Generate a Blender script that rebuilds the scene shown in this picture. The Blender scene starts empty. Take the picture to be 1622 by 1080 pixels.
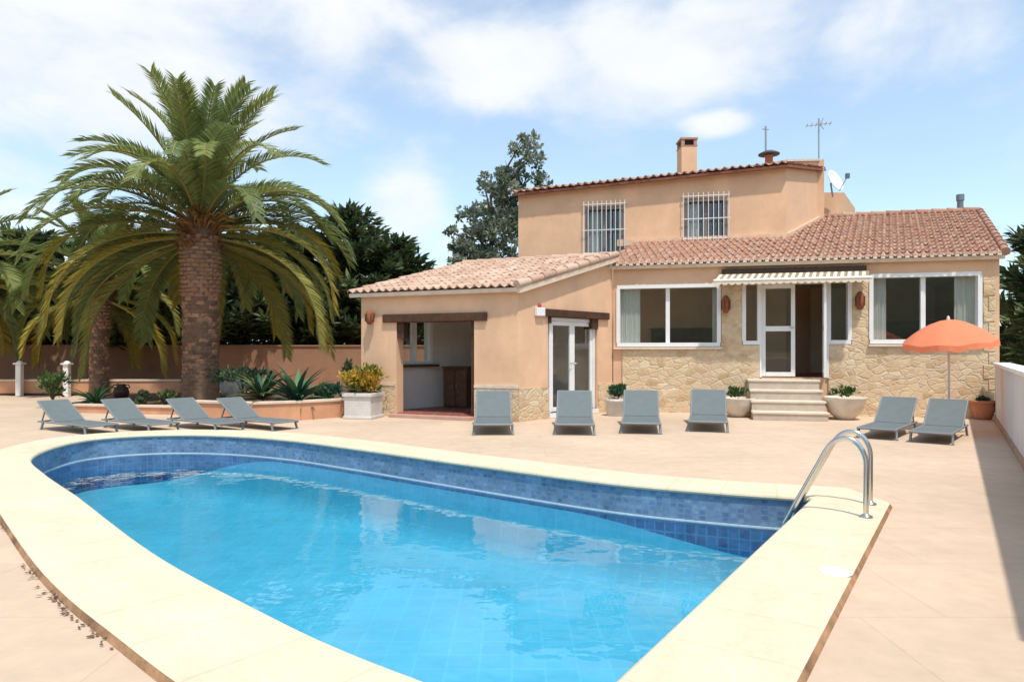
import bpy, bmesh, math, random
from mathutils import Vector, Matrix
R = random.Random(7)
rad = math.radians
scene = bpy.context.scene
COL = scene.collection
EYE, F, CX, HY = 1.38, 1100.0, 811.0, 555.0      # survey of the photograph: eye height, focal length and horizon

def G(px, py, z=0.0):
    Y = (EYE - z) * F / (py - HY)
    return Vector(((px - CX) / F * Y, Y, z))

def AT(px, py, Y):
    return Vector(((px - CX) / F * Y, Y, EYE - (py - HY) * Y / F))

# ------------------------------------------------------------------ objects
def tag(o, label=None, cat=None, group=None, kind=None):
    if label: o['label'] = label
    if cat: o['category'] = cat
    if group: o['group'] = group
    if kind: o['kind'] = kind
    return o

def empty(name, loc=(0, 0, 0), label=None, cat=None, group=None):
    o = bpy.data.objects.new(name, None)
    o.empty_display_size = .2
    COL.objects.link(o); o.location = loc
    return tag(o, label, cat, group)

def root_loc(o):
    while o.parent: o = o.parent
    return Vector(o.location)

def copy_tree(o, parent=None):
    c = o.copy(); COL.objects.link(c)
    if parent: c.parent = parent
    for ch in list(o.children): copy_tree(ch, c)
    return c

class MB:
    def __init__(s):
        s.v = []; s.f = []; s.m = []; s.a = None; s.sm = []
        s.uv = None
    def add(s, vs, fs, mi=0, smooth=False):
        b = len(s.v)
        s.v += [Vector(p) for p in vs]
        for f in fs:
            s.f.append([b + i for i in f]); s.m.append(mi); s.sm.append(smooth)
    def hexa(s, p, mi=0):     # 4 bottom, 4 top, same winding (ccw from above)
        s.add(p, [(3, 2, 1, 0), (4, 5, 6, 7), (0, 1, 5, 4), (1, 2, 6, 5), (2, 3, 7, 6), (3, 0, 4, 7)], mi)
    def box(s, c, size, rot=None, mi=0):
        hx, hy, hz = [k / 2 for k in size]
        p = [Vector(q) for q in ((-hx, -hy, -hz), (hx, -hy, -hz), (hx, hy, -hz), (-hx, hy, -hz),
                                 (-hx, -hy, hz), (hx, -hy, hz), (hx, hy, hz), (-hx, hy, hz))]
        if rot is not None: p = [rot @ q for q in p]
        s.hexa([q + Vector(c) for q in p], mi)
    def bar(s, a, b, w, h, mi=0, up=Vector((0, 0, 1))):
        a = Vector(a); b = Vector(b); d = (b - a).normalized()
        x = d.cross(up)
        if x.length < 1e-4: x = Vector((1, 0, 0))
        x.normalize(); z = x.cross(d)
        x *= w / 2; z *= h / 2
        s.add([a - x - z, a + x - z, a + x + z, a - x + z, b - x - z, b + x - z, b + x + z, b - x + z],
              [(0, 1, 2, 3), (7, 6, 5, 4), (4, 5, 1, 0), (5, 6, 2, 1), (6, 7, 3, 2), (7, 4, 0, 3)], mi)
    def tube(s, pts, r, n=8, mi=0, caps=True):
        pts = [Vector(p) for p in pts]; k = len(pts)
        rs = r if isinstance(r, (list, tuple)) else [r] * k
        vs = []; prev = None
        for i, p in enumerate(pts):
            d = (pts[min(i + 1, k - 1)] - pts[max(i - 1, 0)]).normalized()
            if prev is None:
                x = d.cross(Vector((0, 0, 1)))
                if x.length < 1e-3: x = Vector((1, 0, 0))
            else: x = prev - d * prev.dot(d)
            x.normalize(); prev = x; y = d.cross(x)
            for j in range(n):
                t = 2 * math.pi * j / n
                vs.append(p + x * (math.cos(t) * rs[i]) + y * (math.sin(t) * rs[i]))
        fs = [(i * n + j, i * n + (j + 1) % n, (i + 1) * n + (j + 1) % n, (i + 1) * n + j) for i in range(k - 1) for j in range(n)]
        s.add(vs, fs, mi, True)
        if caps:
            s.add(vs[:n], [tuple(range(n - 1, -1, -1))], mi); s.add(vs[-n:], [tuple(range(n))], mi)
    def lathe(s, c, prof, n=24, mi=0, smooth=True, sq=None):
        c = Vector(c); vs = []
        for r, z in prof:
            for j in range(n):
                t = 2 * math.pi * j / n
                vs.append(c + Vector((r * math.cos(t), r * math.sin(t), z)))
        fs = [(i * n + j, i * n + (j + 1) % n, (i + 1) * n + (j + 1) % n, (i + 1) * n + j) for i in range(len(prof) - 1) for j in range(n)]
        s.add(vs, fs, mi, smooth)
    def prism(s, poly, z0, z1, mi=0):
        n = len(poly)
        vs = [Vector((p[0], p[1], z0)) for p in poly] + [Vector((p[0], p[1], z1)) for p in poly]
        s.add(vs, [tuple(range(n - 1, -1, -1)), tuple(range(n, 2 * n))] + [(i, (i + 1) % n, n + (i + 1) % n, n + i) for i in range(n)], mi)
    def build(s, name, mats, parent=None, origin=None, bevel=0, fix=True):
        if not isinstance(mats, (list, tuple)): mats = [mats]
        o0 = Vector(origin) if origin is not None else (root_loc(parent) if parent else Vector((0, 0, 0)))
        me = bpy.data.meshes.new(name)
        me.from_pydata([tuple(p - o0) for p in s.v], [], s.f)
        for m in mats: me.materials.append(m)
        me.polygons.foreach_set('material_index', s.m)
        me.polygons.foreach_set('use_smooth', s.sm)
        if s.a is not None:
            at = me.attributes.new('rnd', 'FLOAT', 'FACE'); at.data.foreach_set('value', s.a)
        if s.uv is not None:
            ul = me.uv_layers.new(name='UVMap')
            for p in me.polygons:
                for li, vi in zip(p.loop_indices, p.vertices): ul.data[li].uv = s.uv[vi]
        me.update()
        if fix:
            b = bmesh.new(); b.from_mesh(me); bmesh.ops.recalc_face_normals(b, faces=b.faces); b.to_mesh(me); b.free()
        o = bpy.data.objects.new(name, me); COL.objects.link(o)
        if parent: o.parent = parent
        else: o.location = o0
        if bevel:
            bv = o.modifiers.new('bevel', 'BEVEL'); bv.width = bevel; bv.segments = 2; bv.limit_method = 'ANGLE'
        return o

# ------------------------------------------------------------------ materials
class NT:
    def __init__(s, m): s.t = m.node_tree; s.n = s.t.nodes; s.l = s.t.links
    def new(s, typ, **kw):
        n = s.n.new(typ)
        for k, v in kw.items():
            if k.startswith('i_'):
                key = k[2:]; key = int(key) if key.isdigit() else key.replace('_', ' ')
                n.inputs[key].default_value = v
            else: setattr(n, k, v)
        return n
    def link(s, a, b): s.l.new(a, b)

def rgb(c): return (c[0], c[1], c[2], 1)

def mat(name, col, rough=.75, var=.14, scale=2.5, bump=.15, bscale=30, metal=0, spec=.3, streak=None, coords='Object', dist=.02):
    m = bpy.data.materials.new(name); m.use_nodes = True
    t = NT(m); b = t.n['Principled BSDF']
    b.inputs['Roughness'].default_value = rough; b.inputs['Metallic'].default_value = metal
    b.inputs['Specular IOR Level'].default_value = spec
    tc = t.new('ShaderNodeTexCoord')
    n1 = t.new('ShaderNodeTexNoise', i_Scale=scale, i_Detail=6.0, i_Roughness=.6)
    t.link(tc.outputs[coords], n1.inputs['Vector'])
    rmp = t.new('ShaderNodeMapRange', i_1=.3, i_2=.7)
    t.link(n1.outputs['Fac'], rmp.inputs[0])
    mx = t.new('ShaderNodeMix', data_type='RGBA')
    t.link(rmp.outputs[0], mx.inputs[0])
    mx.inputs[6].default_value = rgb([k * (1 - var) for k in col]); mx.inputs[7].default_value = rgb([min(1, k * (1 + var)) for k in col])
    out = mx.outputs[2]
    if streak:
        n3 = t.new('ShaderNodeTexNoise', i_Scale=streak[1], i_Detail=4.0)
        mp = t.new('ShaderNodeMapping'); mp.inputs['Scale'].default_value = (1, 1, .18)
        t.link(tc.outputs[coords], mp.inputs[0]); t.link(mp.outputs[0], n3.inputs['Vector'])
        r3 = t.new('ShaderNodeMapRange', i_1=.52, i_2=.75, i_3=0.0, i_4=streak[2]); t.link(n3.outputs['Fac'], r3.inputs[0])
        m3 = t.new('ShaderNodeMix', data_type='RGBA'); t.link(r3.outputs[0], m3.inputs[0]); t.link(out, m3.inputs[6])
        m3.inputs[7].default_value = rgb(streak[0]); out = m3.outputs[2]
    t.link(out, b.inputs['Base Color'])
    if bump:
        n2 = t.new('ShaderNodeTexNoise', i_Scale=bscale, i_Detail=4.0)
        t.link(tc.outputs[coords], n2.inputs['Vector'])
        bp = t.new('ShaderNodeBump', i_Strength=bump, i_Distance=dist); t.link(n2.outputs['Fac'], bp.inputs['Height'])
        t.link(bp.outputs[0], b.inputs['Normal'])
    return m

def leafmat(name, col, var=.35, trans=.22, rough=.55):
    m = bpy.data.materials.new(name); m.use_nodes = True
    t = NT(m); b = t.n['Principled BSDF']; o = t.n['Material Output']
    b.inputs['Roughness'].default_value = rough; b.inputs['Specular IOR Level'].default_value = .25
    g = t.new('ShaderNodeNewGeometry')
    mx = t.new('ShaderNodeMix', data_type='RGBA'); t.link(g.outputs['Random Per Island'], mx.inputs[0])
    mx.inputs[6].default_value = rgb([k * (1 - var) for k in col]); mx.inputs[7].default_value = rgb([k * (1 + var) for k in col])
    t.link(mx.outputs[2], b.inputs['Base Color'])
    tr = t.new('ShaderNodeBsdfTranslucent'); t.link(mx.outputs[2], tr.inputs['Color'])
    ms = t.new('ShaderNodeMixShader', i_0=trans); t.link(b.outputs[0], ms.inputs[1]); t.link(tr.outputs[0], ms.inputs[2])
    t.link(ms.outputs[0], o.inputs['Surface'])
    return m

def glassmat(name, tint=(.8, .85, .85), ior=1.5, gloss=(1, 1, 1), base=0.06):
    m = bpy.data.materials.new(name); m.use_nodes = True
    t = NT(m); o = t.n['Material Output']; t.n.remove(t.n['Principled BSDF'])
    # two-sided Schlick reflectance, so thin panes also pass light on their way out
    fr = t.new('ShaderNodeLayerWeight', i_Blend=.5); f0 = ((ior - 1) / (ior + 1)) ** 2 + base
    pw = t.new('ShaderNodeMath', operation='POWER'); t.link(fr.outputs['Facing'], pw.inputs[0]); pw.inputs[1].default_value = 5.0
    ad = t.new('ShaderNodeMath', operation='MULTIPLY_ADD', use_clamp=True); t.link(pw.outputs[0], ad.inputs[0]); ad.inputs[1].default_value = 1 - f0; ad.inputs[2].default_value = f0
    tr = t.new('ShaderNodeBsdfTransparent'); tr.inputs[0].default_value = rgb(tint)
    gl = t.new('ShaderNodeBsdfGlossy'); gl.inputs['Roughness'].default_value = .02; gl.inputs[0].default_value = rgb(gloss)
    ms = t.new('ShaderNodeMixShader'); t.link(ad.outputs[0], ms.inputs[0]); t.link(tr.outputs[0], ms.inputs[1]); t.link(gl.outputs[0], ms.inputs[2])
    t.link(ms.outputs[0], o.inputs['Surface'])
    return m, t, gl, fr

def stonemat(name, cols, mortar, sc=(4.8, 4.8, 8.6), bump=.7):
    m = bpy.data.materials.new(name); m.use_nodes = True
    t = NT(m); b = t.n['Principled BSDF']; b.inputs['Roughness'].default_value = .85; b.inputs['Specular IOR Level'].default_value = .2
    tc = t.new('ShaderNodeTexCoord')
    nz = t.new('ShaderNodeTexNoise', i_Scale=3.0, i_Detail=3.0); t.link(tc.outputs['Object'], nz.inputs['Vector'])
    va = t.new('ShaderNodeVectorMath', operation='SCALE'); t.link(nz.outputs['Color'], va.inputs[0]); va.inputs['Scale'].default_value = .16
    vb = t.new('ShaderNodeVectorMath', operation='ADD'); t.link(tc.outputs['Object'], vb.inputs[0]); t.link(va.outputs[0], vb.inputs[1])
    mp = t.new('ShaderNodeMapping'); mp.inputs['Scale'].default_value = sc; t.link(vb.outputs[0], mp.inputs[0])
    v1 = t.new('ShaderNodeTexVoronoi', i_Scale=1.0); t.link(mp.outputs[0], v1.inputs['Vector'])
    v2 = t.new('ShaderNodeTexVoronoi', feature='DISTANCE_TO_EDGE', i_Scale=1.0); t.link(mp.outputs[0], v2.inputs['Vector'])
    sp = t.new('ShaderNodeSeparateColor'); t.link(v1.outputs['Color'], sp.inputs[0])
    cr = t.new('ShaderNodeValToRGB'); e = cr.color_ramp
    e.elements[0].position = 0; e.elements[0].color = rgb(cols[0]); e.elements[1].position = 1; e.elements[1].color = rgb(cols[-1])
    for i, c in enumerate(cols[1:-1]):
        x = e.elements.new((i + 1) / (len(cols) - 1)); x.color = rgb(c)
    t.link(sp.outputs[0], cr.inputs[0])
    n4 = t.new('ShaderNodeTexNoise', i_Scale=14.0, i_Detail=6.0); t.link(tc.outputs['Object'], n4.inputs['Vector'])
    mm = t.new('ShaderNodeMix', data_type='RGBA', blend_type='OVERLAY'); mm.inputs[0].default_value = .35
    t.link(cr.outputs[0], mm.inputs[6]); t.link(n4.outputs['Color'], mm.inputs[7])
    hs = t.new('ShaderNodeHueSaturation', i_Saturation=1.0); 
    bw = t.new('ShaderNodeRGBToBW'); t.link(n4.outputs['Color'], bw.inputs[0]); t.link(bw.outputs[0], mm.inputs[7])
    r = t.new('ShaderNodeMapRange', i_1=.0, i_2=.09); t.link(v2.outputs['Distance'], r.inputs[0])
    mx = t.new('ShaderNodeMix', data_type='RGBA'); t.link(r.outputs[0], mx.inputs[0]); mx.inputs[6].default_value = rgb(mortar); t.link(mm.outputs[2], mx.inputs[7])
    t.link(mx.outputs[2], b.inputs['Base Color'])
    ah = t.new('ShaderNodeMath', operation='MULTIPLY_ADD'); t.link(n4.outputs['Fac'], ah.inputs[0]); ah.inputs[1].default_value = .5; t.link(r.outputs[0], ah.inputs[2])
    bp = t.new('ShaderNodeBump', i_Strength=bump, i_Distance=.03); t.link(ah.outputs[0], bp.inputs['Height']); t.link(bp.outputs[0], b.inputs['Normal'])
    return m

def tilemat(name, cols, lichen):
    m = bpy.data.materials.new(name); m.use_nodes = True
    t = NT(m); b = t.n['Principled BSDF']; b.inputs['Roughness'].default_value = .85; b.inputs['Specular IOR Level'].default_value = .2
    a = t.new('ShaderNodeAttribute', attribute_name='rnd')
    cr = t.new('ShaderNodeValToRGB'); e = cr.color_ramp
    e.elements[0].color = rgb(cols[0]); e.elements[1].color = rgb(cols[-1])
    for i, c in enumerate(cols[1:-1]):
        x = e.elements.new((i + 1) / (len(cols) - 1)); x.color = rgb(c)
    t.link(a.outputs['Fac'], cr.inputs[0])
    tc = t.new('ShaderNodeTexCoord')
    n = t.new('ShaderNodeTexNoise', i_Scale=5.0, i_Detail=8.0, i_Roughness=.7); t.link(tc.outputs['Object'], n.inputs['Vector'])
    r = t.new('ShaderNodeMapRange', i_1=.5, i_2=.72, i_3=0.0, i_4=.75); t.link(n.outputs['Fac'], r.inputs[0])
    mx = t.new('ShaderNodeMix', data_type='RGBA'); t.link(r.outputs[0], mx.inputs[0]); t.link(cr.outputs[0], mx.inputs[6]); mx.inputs[7].default_value = rgb(lichen)
    t.link(mx.outputs[2], b.inputs['Base Color'])
    n2 = t.new('ShaderNodeTexNoise', i_Scale=60.0); t.link(tc.outputs['Object'], n2.inputs['Vector'])
    bp = t.new('ShaderNodeBump', i_Strength=.2, i_Distance=.01); t.link(n2.outputs['Fac'], bp.inputs['Height']); t.link(bp.outputs[0], b.inputs['Normal'])
    return m

def brickmat(name, c1, c2, mortar, w, h, ms, rough=.3, spec=.5, bias=0.0, offset=0.0, coords='UV', bump=.2, scl=1.0, var=None):
    m = bpy.data.materials.new(name); m.use_nodes = True
    t = NT(m); b = t.n['Principled BSDF']; b.inputs['Roughness'].default_value = rough; b.inputs['Specular IOR Level'].default_value = spec
    tc = t.new('ShaderNodeTexCoord')
    br = t.new('ShaderNodeTexBrick', offset=offset, i_Scale=scl, i_Mortar_Size=ms, i_Bias=bias, i_Brick_Width=w, i_Row_Height=h)
    br.inputs['Color1'].default_value = rgb(c1); br.inputs['Color2'].default_value = rgb(c2); br.inputs['Mortar'].default_value = rgb(mortar)
    t.link(tc.outputs[coords], br.inputs['Vector'])
    out = br.outputs['Color']
    if var:
        n = t.new('ShaderNodeTexNoise', i_Scale=var[0], i_Detail=7.0, i_Roughness=.62); t.link(tc.outputs[coords], n.inputs['Vector'])
        r = t.new('ShaderNodeMapRange', i_1=.3, i_2=.7, i_3=1 - var[1], i_4=1 + var[1]); t.link(n.outputs['Fac'], r.inputs[0])
        vm = t.new('ShaderNodeVectorMath', operation='SCALE'); t.link(out, vm.inputs[0]); t.link(r.outputs[0], vm.inputs['Scale']); out = vm.outputs[0]
        n9 = t.new('ShaderNodeTexNoise', i_Scale=var[0] * 9, i_Detail=5.0, i_Roughness=.7); t.link(tc.outputs[coords], n9.inputs['Vector'])
        r9 = t.new('ShaderNodeMapRange', i_1=.3, i_2=.7, i_3=1 - var[1] * .7, i_4=1 + var[1] * .7); t.link(n9.outputs['Fac'], r9.inputs[0])
        v9 = t.new('ShaderNodeVectorMath', operation='SCALE'); t.link(out, v9.inputs[0]); t.link(r9.outputs[0], v9.inputs['Scale']); out = v9.outputs[0]
    t.link(out, b.inputs['Base Color'])
    bp = t.new('ShaderNodeBump', i_Strength=bump, i_Distance=.004, invert=True); t.link(br.outputs['Fac'], bp.inputs['Height']); t.link(bp.outputs[0], b.inputs['Normal'])
    return m

PLASTER = mat('salmon_plaster', (.72, .465, .295), .9, .11, 1.6, .25, 45, spec=.15, streak=((.50, .33, .22), 1.1, .5))
PLASTER_IN = mat('grey_interior_plaster', (.62, .585, .54), .9, .08, 2)
ROOM = mat('room_wall', (.58, .45, .31), .9, .1, 2)
WOOD = mat('dark_wood', (.075, .034, .018), .7, .35, 6, .4, 30)
WHITE = mat('white_frame_paint', (.78, .78, .76), .4, .04, 4, .05, 20)
WHITEWALL = mat('white_wall_paint', (.66, .62, .60), .85, .07, 1.5, .3, 25, streak=((.5, .44, .38), 1.4, .4))
CAPM = mat('white_wall_cap', (.80, .77, .72), .8, .06, 3)
MORTAR = mat('cream_mortar', (.66, .55, .44), .9, .12, 6, .4, 30)
TERRA_FLOOR = brickmat('terracotta_floor', (.22, .07, .05), (.30, .10, .07), (.25, .17, .14), .3, .3, .012, .5, .3, coords='Object')
STONE = stonemat('honey_stone', [(.60, .43, .25), (.68, .53, .33), (.50, .34, .19), (.72, .58, .39), (.62, .45, .29), (.66, .51, .33)], (.62, .50, .345), bump=.42)
TILE_MAIN = tilemat('terracotta_roof_tile', [(.37, .19, .125), (.42, .235, .16), (.32, .16, .11), (.47, .30, .21), (.39, .21, .14), (.30, .165, .115)], (.44, .34, .27))
TILE_PALE = tilemat('pale_roof_tile', [(.47, .30, .21), (.53, .36, .26), (.42, .25, .175), (.57, .42, .32), (.49, .32, .23), (.39, .245, .18)], (.58, .49, .39))
GLASS, _, _, _ = glassmat('window_glass', (.86, .88, .87), 1.45, base=.02)
CURTAIN = mat('curtain_cloth', (.82, .80, .74), .95, .05, 4)
DARKIN = mat('chimney_gap_dark', (.05, .042, .035), .9, .2, 2)
STEEL = mat('polished_steel', (.62, .60, .56), .18, .05, 3, 0, metal=1)
SLING = mat('grey_mesh_fabric', (.14, .165, .165), .8, .06, 8, .2, 160, spec=.2)
ALU = mat('grey_frame_paint', (.20, .22, .225), .45, .06, 5, .05)
CONCRETE = mat('pale_planter_stone', (.60, .57, .52), .85, .12, 5, .35, 40, streak=((.42, .40, .34), 3, .5))
BOWLM = mat('cream_bowl_stone', (.66, .58, .47), .8, .13, 6, .3, 40, streak=((.5, .40, .29), 3, .5))
CLAY = mat('terracotta_clay', (.47, .19, .10), .75, .15, 6)
SOIL = mat('garden_soil', (.12, .075, .045), .95, .3, 5, .8, 12)
BEDWALL = mat('orange_bed_wall', (.58, .30, .17), .9, .12, 2.5, .3, 30, streak=((.38, .2, .12), 1.6, .5))
BEDCAP = mat('pale_bed_coping', (.66, .52, .40), .85, .1, 4)
BACKWALL = mat('ochre_wall_shade_tone', (.31, .165, .10), .9, .14, 1.8, .3, 25, streak=((.28, .15, .09), 1.0, .5))  # ochre darkened in the colour itself to stand for tree shade
STEPM = mat('step_stone', (.50, .42, .33), .8, .12, 5, .2, 30)
STEPEDGE = mat('step_nosing', (.68, .58, .46), .8, .08, 5, .1)
RED = mat('coral_canopy_cloth', (.93, .32, .17), .85, .06, 5, .15, 60)
def _tr():
    m = RED; t = NT(m); o = t.n['Material Output']; b = t.n['Principled BSDF']
    tr = t.new('ShaderNodeBsdfTranslucent'); tr.inputs[0].default_value = (.92, .34, .18, 1)
    ms = t.new('ShaderNodeMixShader', i_0=.4); t.link(b.outputs[0], ms.inputs[1]); t.link(tr.outputs[0], ms.inputs[2]); t.link(ms.outputs[0], o.inputs[0])
_tr()
POLE = mat('pale_pole', (.62, .55, .47), .5, .05, 5, 0)
LAMPM = mat('rust_lamp', (.26, .085, .04), .7, .2, 10)
ROCK = mat('pale_rock', (.62, .57, .50), .9, .2, 4, .6, 12)
BARK = mat('bark', (.13, .09, .06), .95, .35, 6, .8, 14)
PALMBARK = mat('palm_bark', (.19, .115, .075), .95, .35, 5, .6, 30)
PALMBASE = mat('palm_leaf_base', (.36, .20, .125), .9, .35, 8, .5, 30)
PALMSTALK = mat('palm_stalk', (.40, .20, .05), .8, .25, 6)
PALMFIBRE = mat('palm_fibre', (.20, .095, .04), .95, .4, 9, .6, 40)

# ------------------------------------------------------------------ camera, light, sky
cam = bpy.data.cameras.new('camera'); co = bpy.data.objects.new('camera', cam); COL.objects.link(co)
co.location = (0, 0, EYE); co.rotation_euler = (rad(90), 0, 0)
cam.sensor_width = 36; cam.sensor_fit = 'HORIZONTAL'; cam.lens = 36 * F / 1622
cam.shift_y = 15 / 1622; cam.clip_start = .1; cam.clip_end = 3000
scene.camera = co

SUNH = Vector((.34, -.94, 0)).normalized(); EL = rad(66)
sdir = Vector((SUNH.x * math.cos(EL), SUNH.y * math.cos(EL), math.sin(EL)))
sl = bpy.data.lights.new('sun', 'SUN'); sl.energy = 2.5; sl.angle = rad(1.6); sl.color = (1, .945, .86)
so = bpy.data.objects.new('sun', sl); COL.objects.link(so); so.location = (0, 0, 30)
so.rotation_euler = sdir.to_track_quat('Z', 'Y').to_euler()

w = bpy.data.worlds.new('World'); scene.world = w; w.use_nodes = True
t = NT(w); bg = t.n['Background']; bg.inputs['Strength'].default_value = .15
sky = t.new('ShaderNodeTexSky', sky_type='NISHITA', sun_disc=False, sun_elevation=EL, sun_rotation=math.atan2(SUNH.x, SUNH.y), air_density=1.0, dust_density=.9, ozone_density=1.6)
tc = t.new('ShaderNodeTexCoord'); sx = t.new('ShaderNodeSeparateXYZ'); t.link(tc.outputs['Generated'], sx.inputs[0])
az = t.new('ShaderNodeMath', operation='ARCTAN2'); t.link(sx.outputs[0], az.inputs[0]); t.link(sx.outputs[1], az.inputs[1])
el = t.new('ShaderNodeMath', operation='ARCSINE'); t.link(sx.outputs[2], el.inputs[0])
ae = t.new('ShaderNodeCombineXYZ'); t.link(az.outputs[0], ae.inputs[0]); t.link(el.outputs[0], ae.inputs[1])
stretch = t.new('ShaderNodeMapping'); stretch.inputs['Scale'].default_value = (1, 1, 1.9); t.link(tc.outputs['Generated'], stretch.inputs[0])
nz = t.new('ShaderNodeTexNoise', i_Scale=5.5, i_Detail=9.0, i_Roughness=.58, i_Distortion=.25); t.link(stretch.outputs[0], nz.inputs['Vector'])
# cloud banks: azimuth, elevation (degrees), half widths, strength
banks = [(-31, 21, 17, 11.5, 1.0), (-20, 26, 17, 6, .9), (-30, 12, 12, 6, .62), (-1, 22, 11, 3.8, 1.05), (14, 23, 13, 4.6, 1.1), (29, 22, 9, 4.0, .8),
         (16.5, 17.4, 3.0, 1.3, .9), (-9, 11.5, 4.5, 4.6, .62), (-4, 8, 3.0, 3.2, .55), (25, 9.6, 2, 1.0, .75), (-13.5, 17.5, 3.4, 2.2, .35),
         (4, 33, 30, 5, .9), (60, 18, 18, 8, .9), (-75, 20, 22, 9, .9), (120, 25, 30, 8, .9), (-150, 22, 40, 10, .9), (20, 55, 40, 10, .7)]
acc = None
for a, e, ha, he, st in banks:
    sb = t.new('ShaderNodeVectorMath', operation='SUBTRACT'); t.link(ae.outputs[0], sb.inputs[0]); sb.inputs[1].default_value = (rad(a), rad(e), 0)
    dv = t.new('ShaderNodeVectorMath', operation='DIVIDE'); t.link(sb.outputs[0], dv.inputs[0]); dv.inputs[1].default_value = (rad(ha), rad(he), 1)
    ln = t.new('ShaderNodeVectorMath', operation='LENGTH'); t.link(dv.outputs[0], ln.inputs[0])
    mr = t.new('ShaderNodeMapRange', interpolation_type='SMOOTHSTEP', i_1=1.35, i_2=.25, i_3=0.0, i_4=st); t.link(ln.outputs['Value'], mr.inputs[0])
    if acc is None: acc = mr.outputs[0]
    else:
        mxm = t.new('ShaderNodeMath', operation='MAXIMUM'); t.link(acc, mxm.inputs[0]); t.link(mr.outputs[0], mxm.inputs[1]); acc = mxm.outputs[0]
n_c = t.new('ShaderNodeMapRange', i_1=.25, i_2=.75, i_3=-.55, i_4=.55); t.link(nz.outputs['Fac'], n_c.inputs[0])
sm = t.new('ShaderNodeMath', operation='ADD'); t.link(acc, sm.inputs[0]); t.link(n_c.outputs[0], sm.inputs[1])
cm = t.new('ShaderNodeMapRange', interpolation_type='SMOOTHSTEP', i_1=.02, i_2=1.1, i_3=.22, i_4=.97); t.link(sm.outputs[0], cm.inputs[0])
n5 = t.new('ShaderNodeTexNoise', i_Scale=9.0, i_Detail=6.0); t.link(stretch.outputs[0], n5.inputs['Vector'])
cc = t.new('ShaderNodeMix', data_type='RGBA'); t.link(n5.outputs['Fac'], cc.inputs[0]); cc.inputs[6].default_value = (3.6, 3.8, 4.05, 1); cc.inputs[7].default_value = (4.55, 4.6, 4.65, 1)
skm = t.new('ShaderNodeMix', data_type='RGBA'); t.link(cm.outputs[0], skm.inputs[0]); tint = t.new('ShaderNodeVectorMath', operation='MULTIPLY'); t.link(sky.outputs[0], tint.inputs[0]); tint.inputs[1].default_value = (.95, 1.04, 1.0); t.link(tint.outputs[0], skm.inputs[6]); t.link(cc.outputs[2], skm.inputs[7])
t.link(skm.outputs[2], bg.inputs['Color'])

vs = scene.view_settings; vs.view_transform = 'Standard'; vs.look = 'None'; vs.gamma = 1; vs.use_curve_mapping = False
vs.exposure = .66
scene.cycles.max_bounces = 10; scene.cycles.transparent_max_bounces = 24
scene.cycles.use_denoising = True; scene.cycles.caustics_reflective = False; scene.cycles.caustics_refractive = False

# ------------------------------------------------------------------ pool
def smooth_loop(pts, n, closed=True):
    out = []; k = len(pts)
    for i in range(k):
        p0, p1, p2, p3 = pts[(i - 1) % k], pts[i], pts[(i + 1) % k], pts[(i + 2) % k]
        for j in range(n):
            u = j / n
            out.append(.5 * ((2 * p1) + (-p0 + p2) * u + (2 * p0 - 5 * p1 + 4 * p2 - p3) * u * u + (-p0 + 3 * p1 - 3 * p2 + p3) * u ** 3))
    return out

def seg(a, b, n): return [a + (b - a) * (i / n) for i in range(n)]
ZC = .045
def g(px, py): return G(px, py, ZC)
def curve(pts, n):          # open catmull through pts
    k = len(pts); out = []
    for i in range(k - 1):
        p0 = pts[i - 1] if i else 2 * pts[0] - pts[1]; p3 = pts[i + 2] if i + 2 < k else 2 * pts[-1] - pts[-2]
        p1, p2 = pts[i], pts[i + 1]
        for j in range(n):
            u = j / n
            out.append(.5 * ((2 * p1) + (-p0 + p2) * u + (2 * p0 - 5 * p1 + 4 * p2 - p3) * u * u + (-p0 + 3 * p1 - 3 * p2 + p3) * u ** 3))
    return out
icorner = Vector((.184, 2.42, ZC)); ifar = g(1291, 787)
inner = seg(icorner, ifar, 10)
inner += curve([ifar, g(1130, 776), g(962, 761), g(746, 733), g(556, 707), g(450, 694), g(350, 687.5), g(250, 687), g(150, 693), g(85, 706), g(46, 725), g(66, 749), g(117, 784)], 6)
inner += curve([g(117, 784), g(233, 872), g(389, 958), g(556, 1037), icorner], 6)
inner = [Vector((p.x, p.y, 0)) for p in inner]
# even resample of the inner edge, then offset outward for the coping
def resample(loop, n):
    k = len(loop); L = [0]
    for i in range(k): L.append(L[-1] + (loop[(i + 1) % k] - loop[i]).length)
    out = []; j = 0
    for i in range(n):
        s = L[-1] * i / n
        while L[j + 1] < s: j += 1
        u = (s - L[j]) / max(1e-9, L[j + 1] - L[j]); out.append(loop[j].lerp(loop[(j + 1) % k], u))
    return out
inner = resample(inner, 240)
N = len(inner)
ar = sum(inner[i].x * inner[(i + 1) % N].y - inner[(i + 1) % N].x * inner[i].y for i in range(N))
sgn = 1 if ar > 0 else -1
def offset(loop, d):
    n = len(loop); out = []
    for i in range(n):
        a, b, c = loop[(i - 1) % n], loop[i], loop[(i + 1) % n]
        t1 = (b - a).normalized(); t2 = (c - b).normalized()
        n1 = Vector((t1.y, -t1.x, 0)) * sgn; n2 = Vector((t2.y, -t2.x, 0)) * sgn
        m = (n1 + n2).normalized(); k = max(.45, m.dot(n1)); out.append(b + m * (d / k))
    return out
CW = .59
outer = offset(inner, CW)
ctr = sum(inner, Vector()) / N

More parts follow.
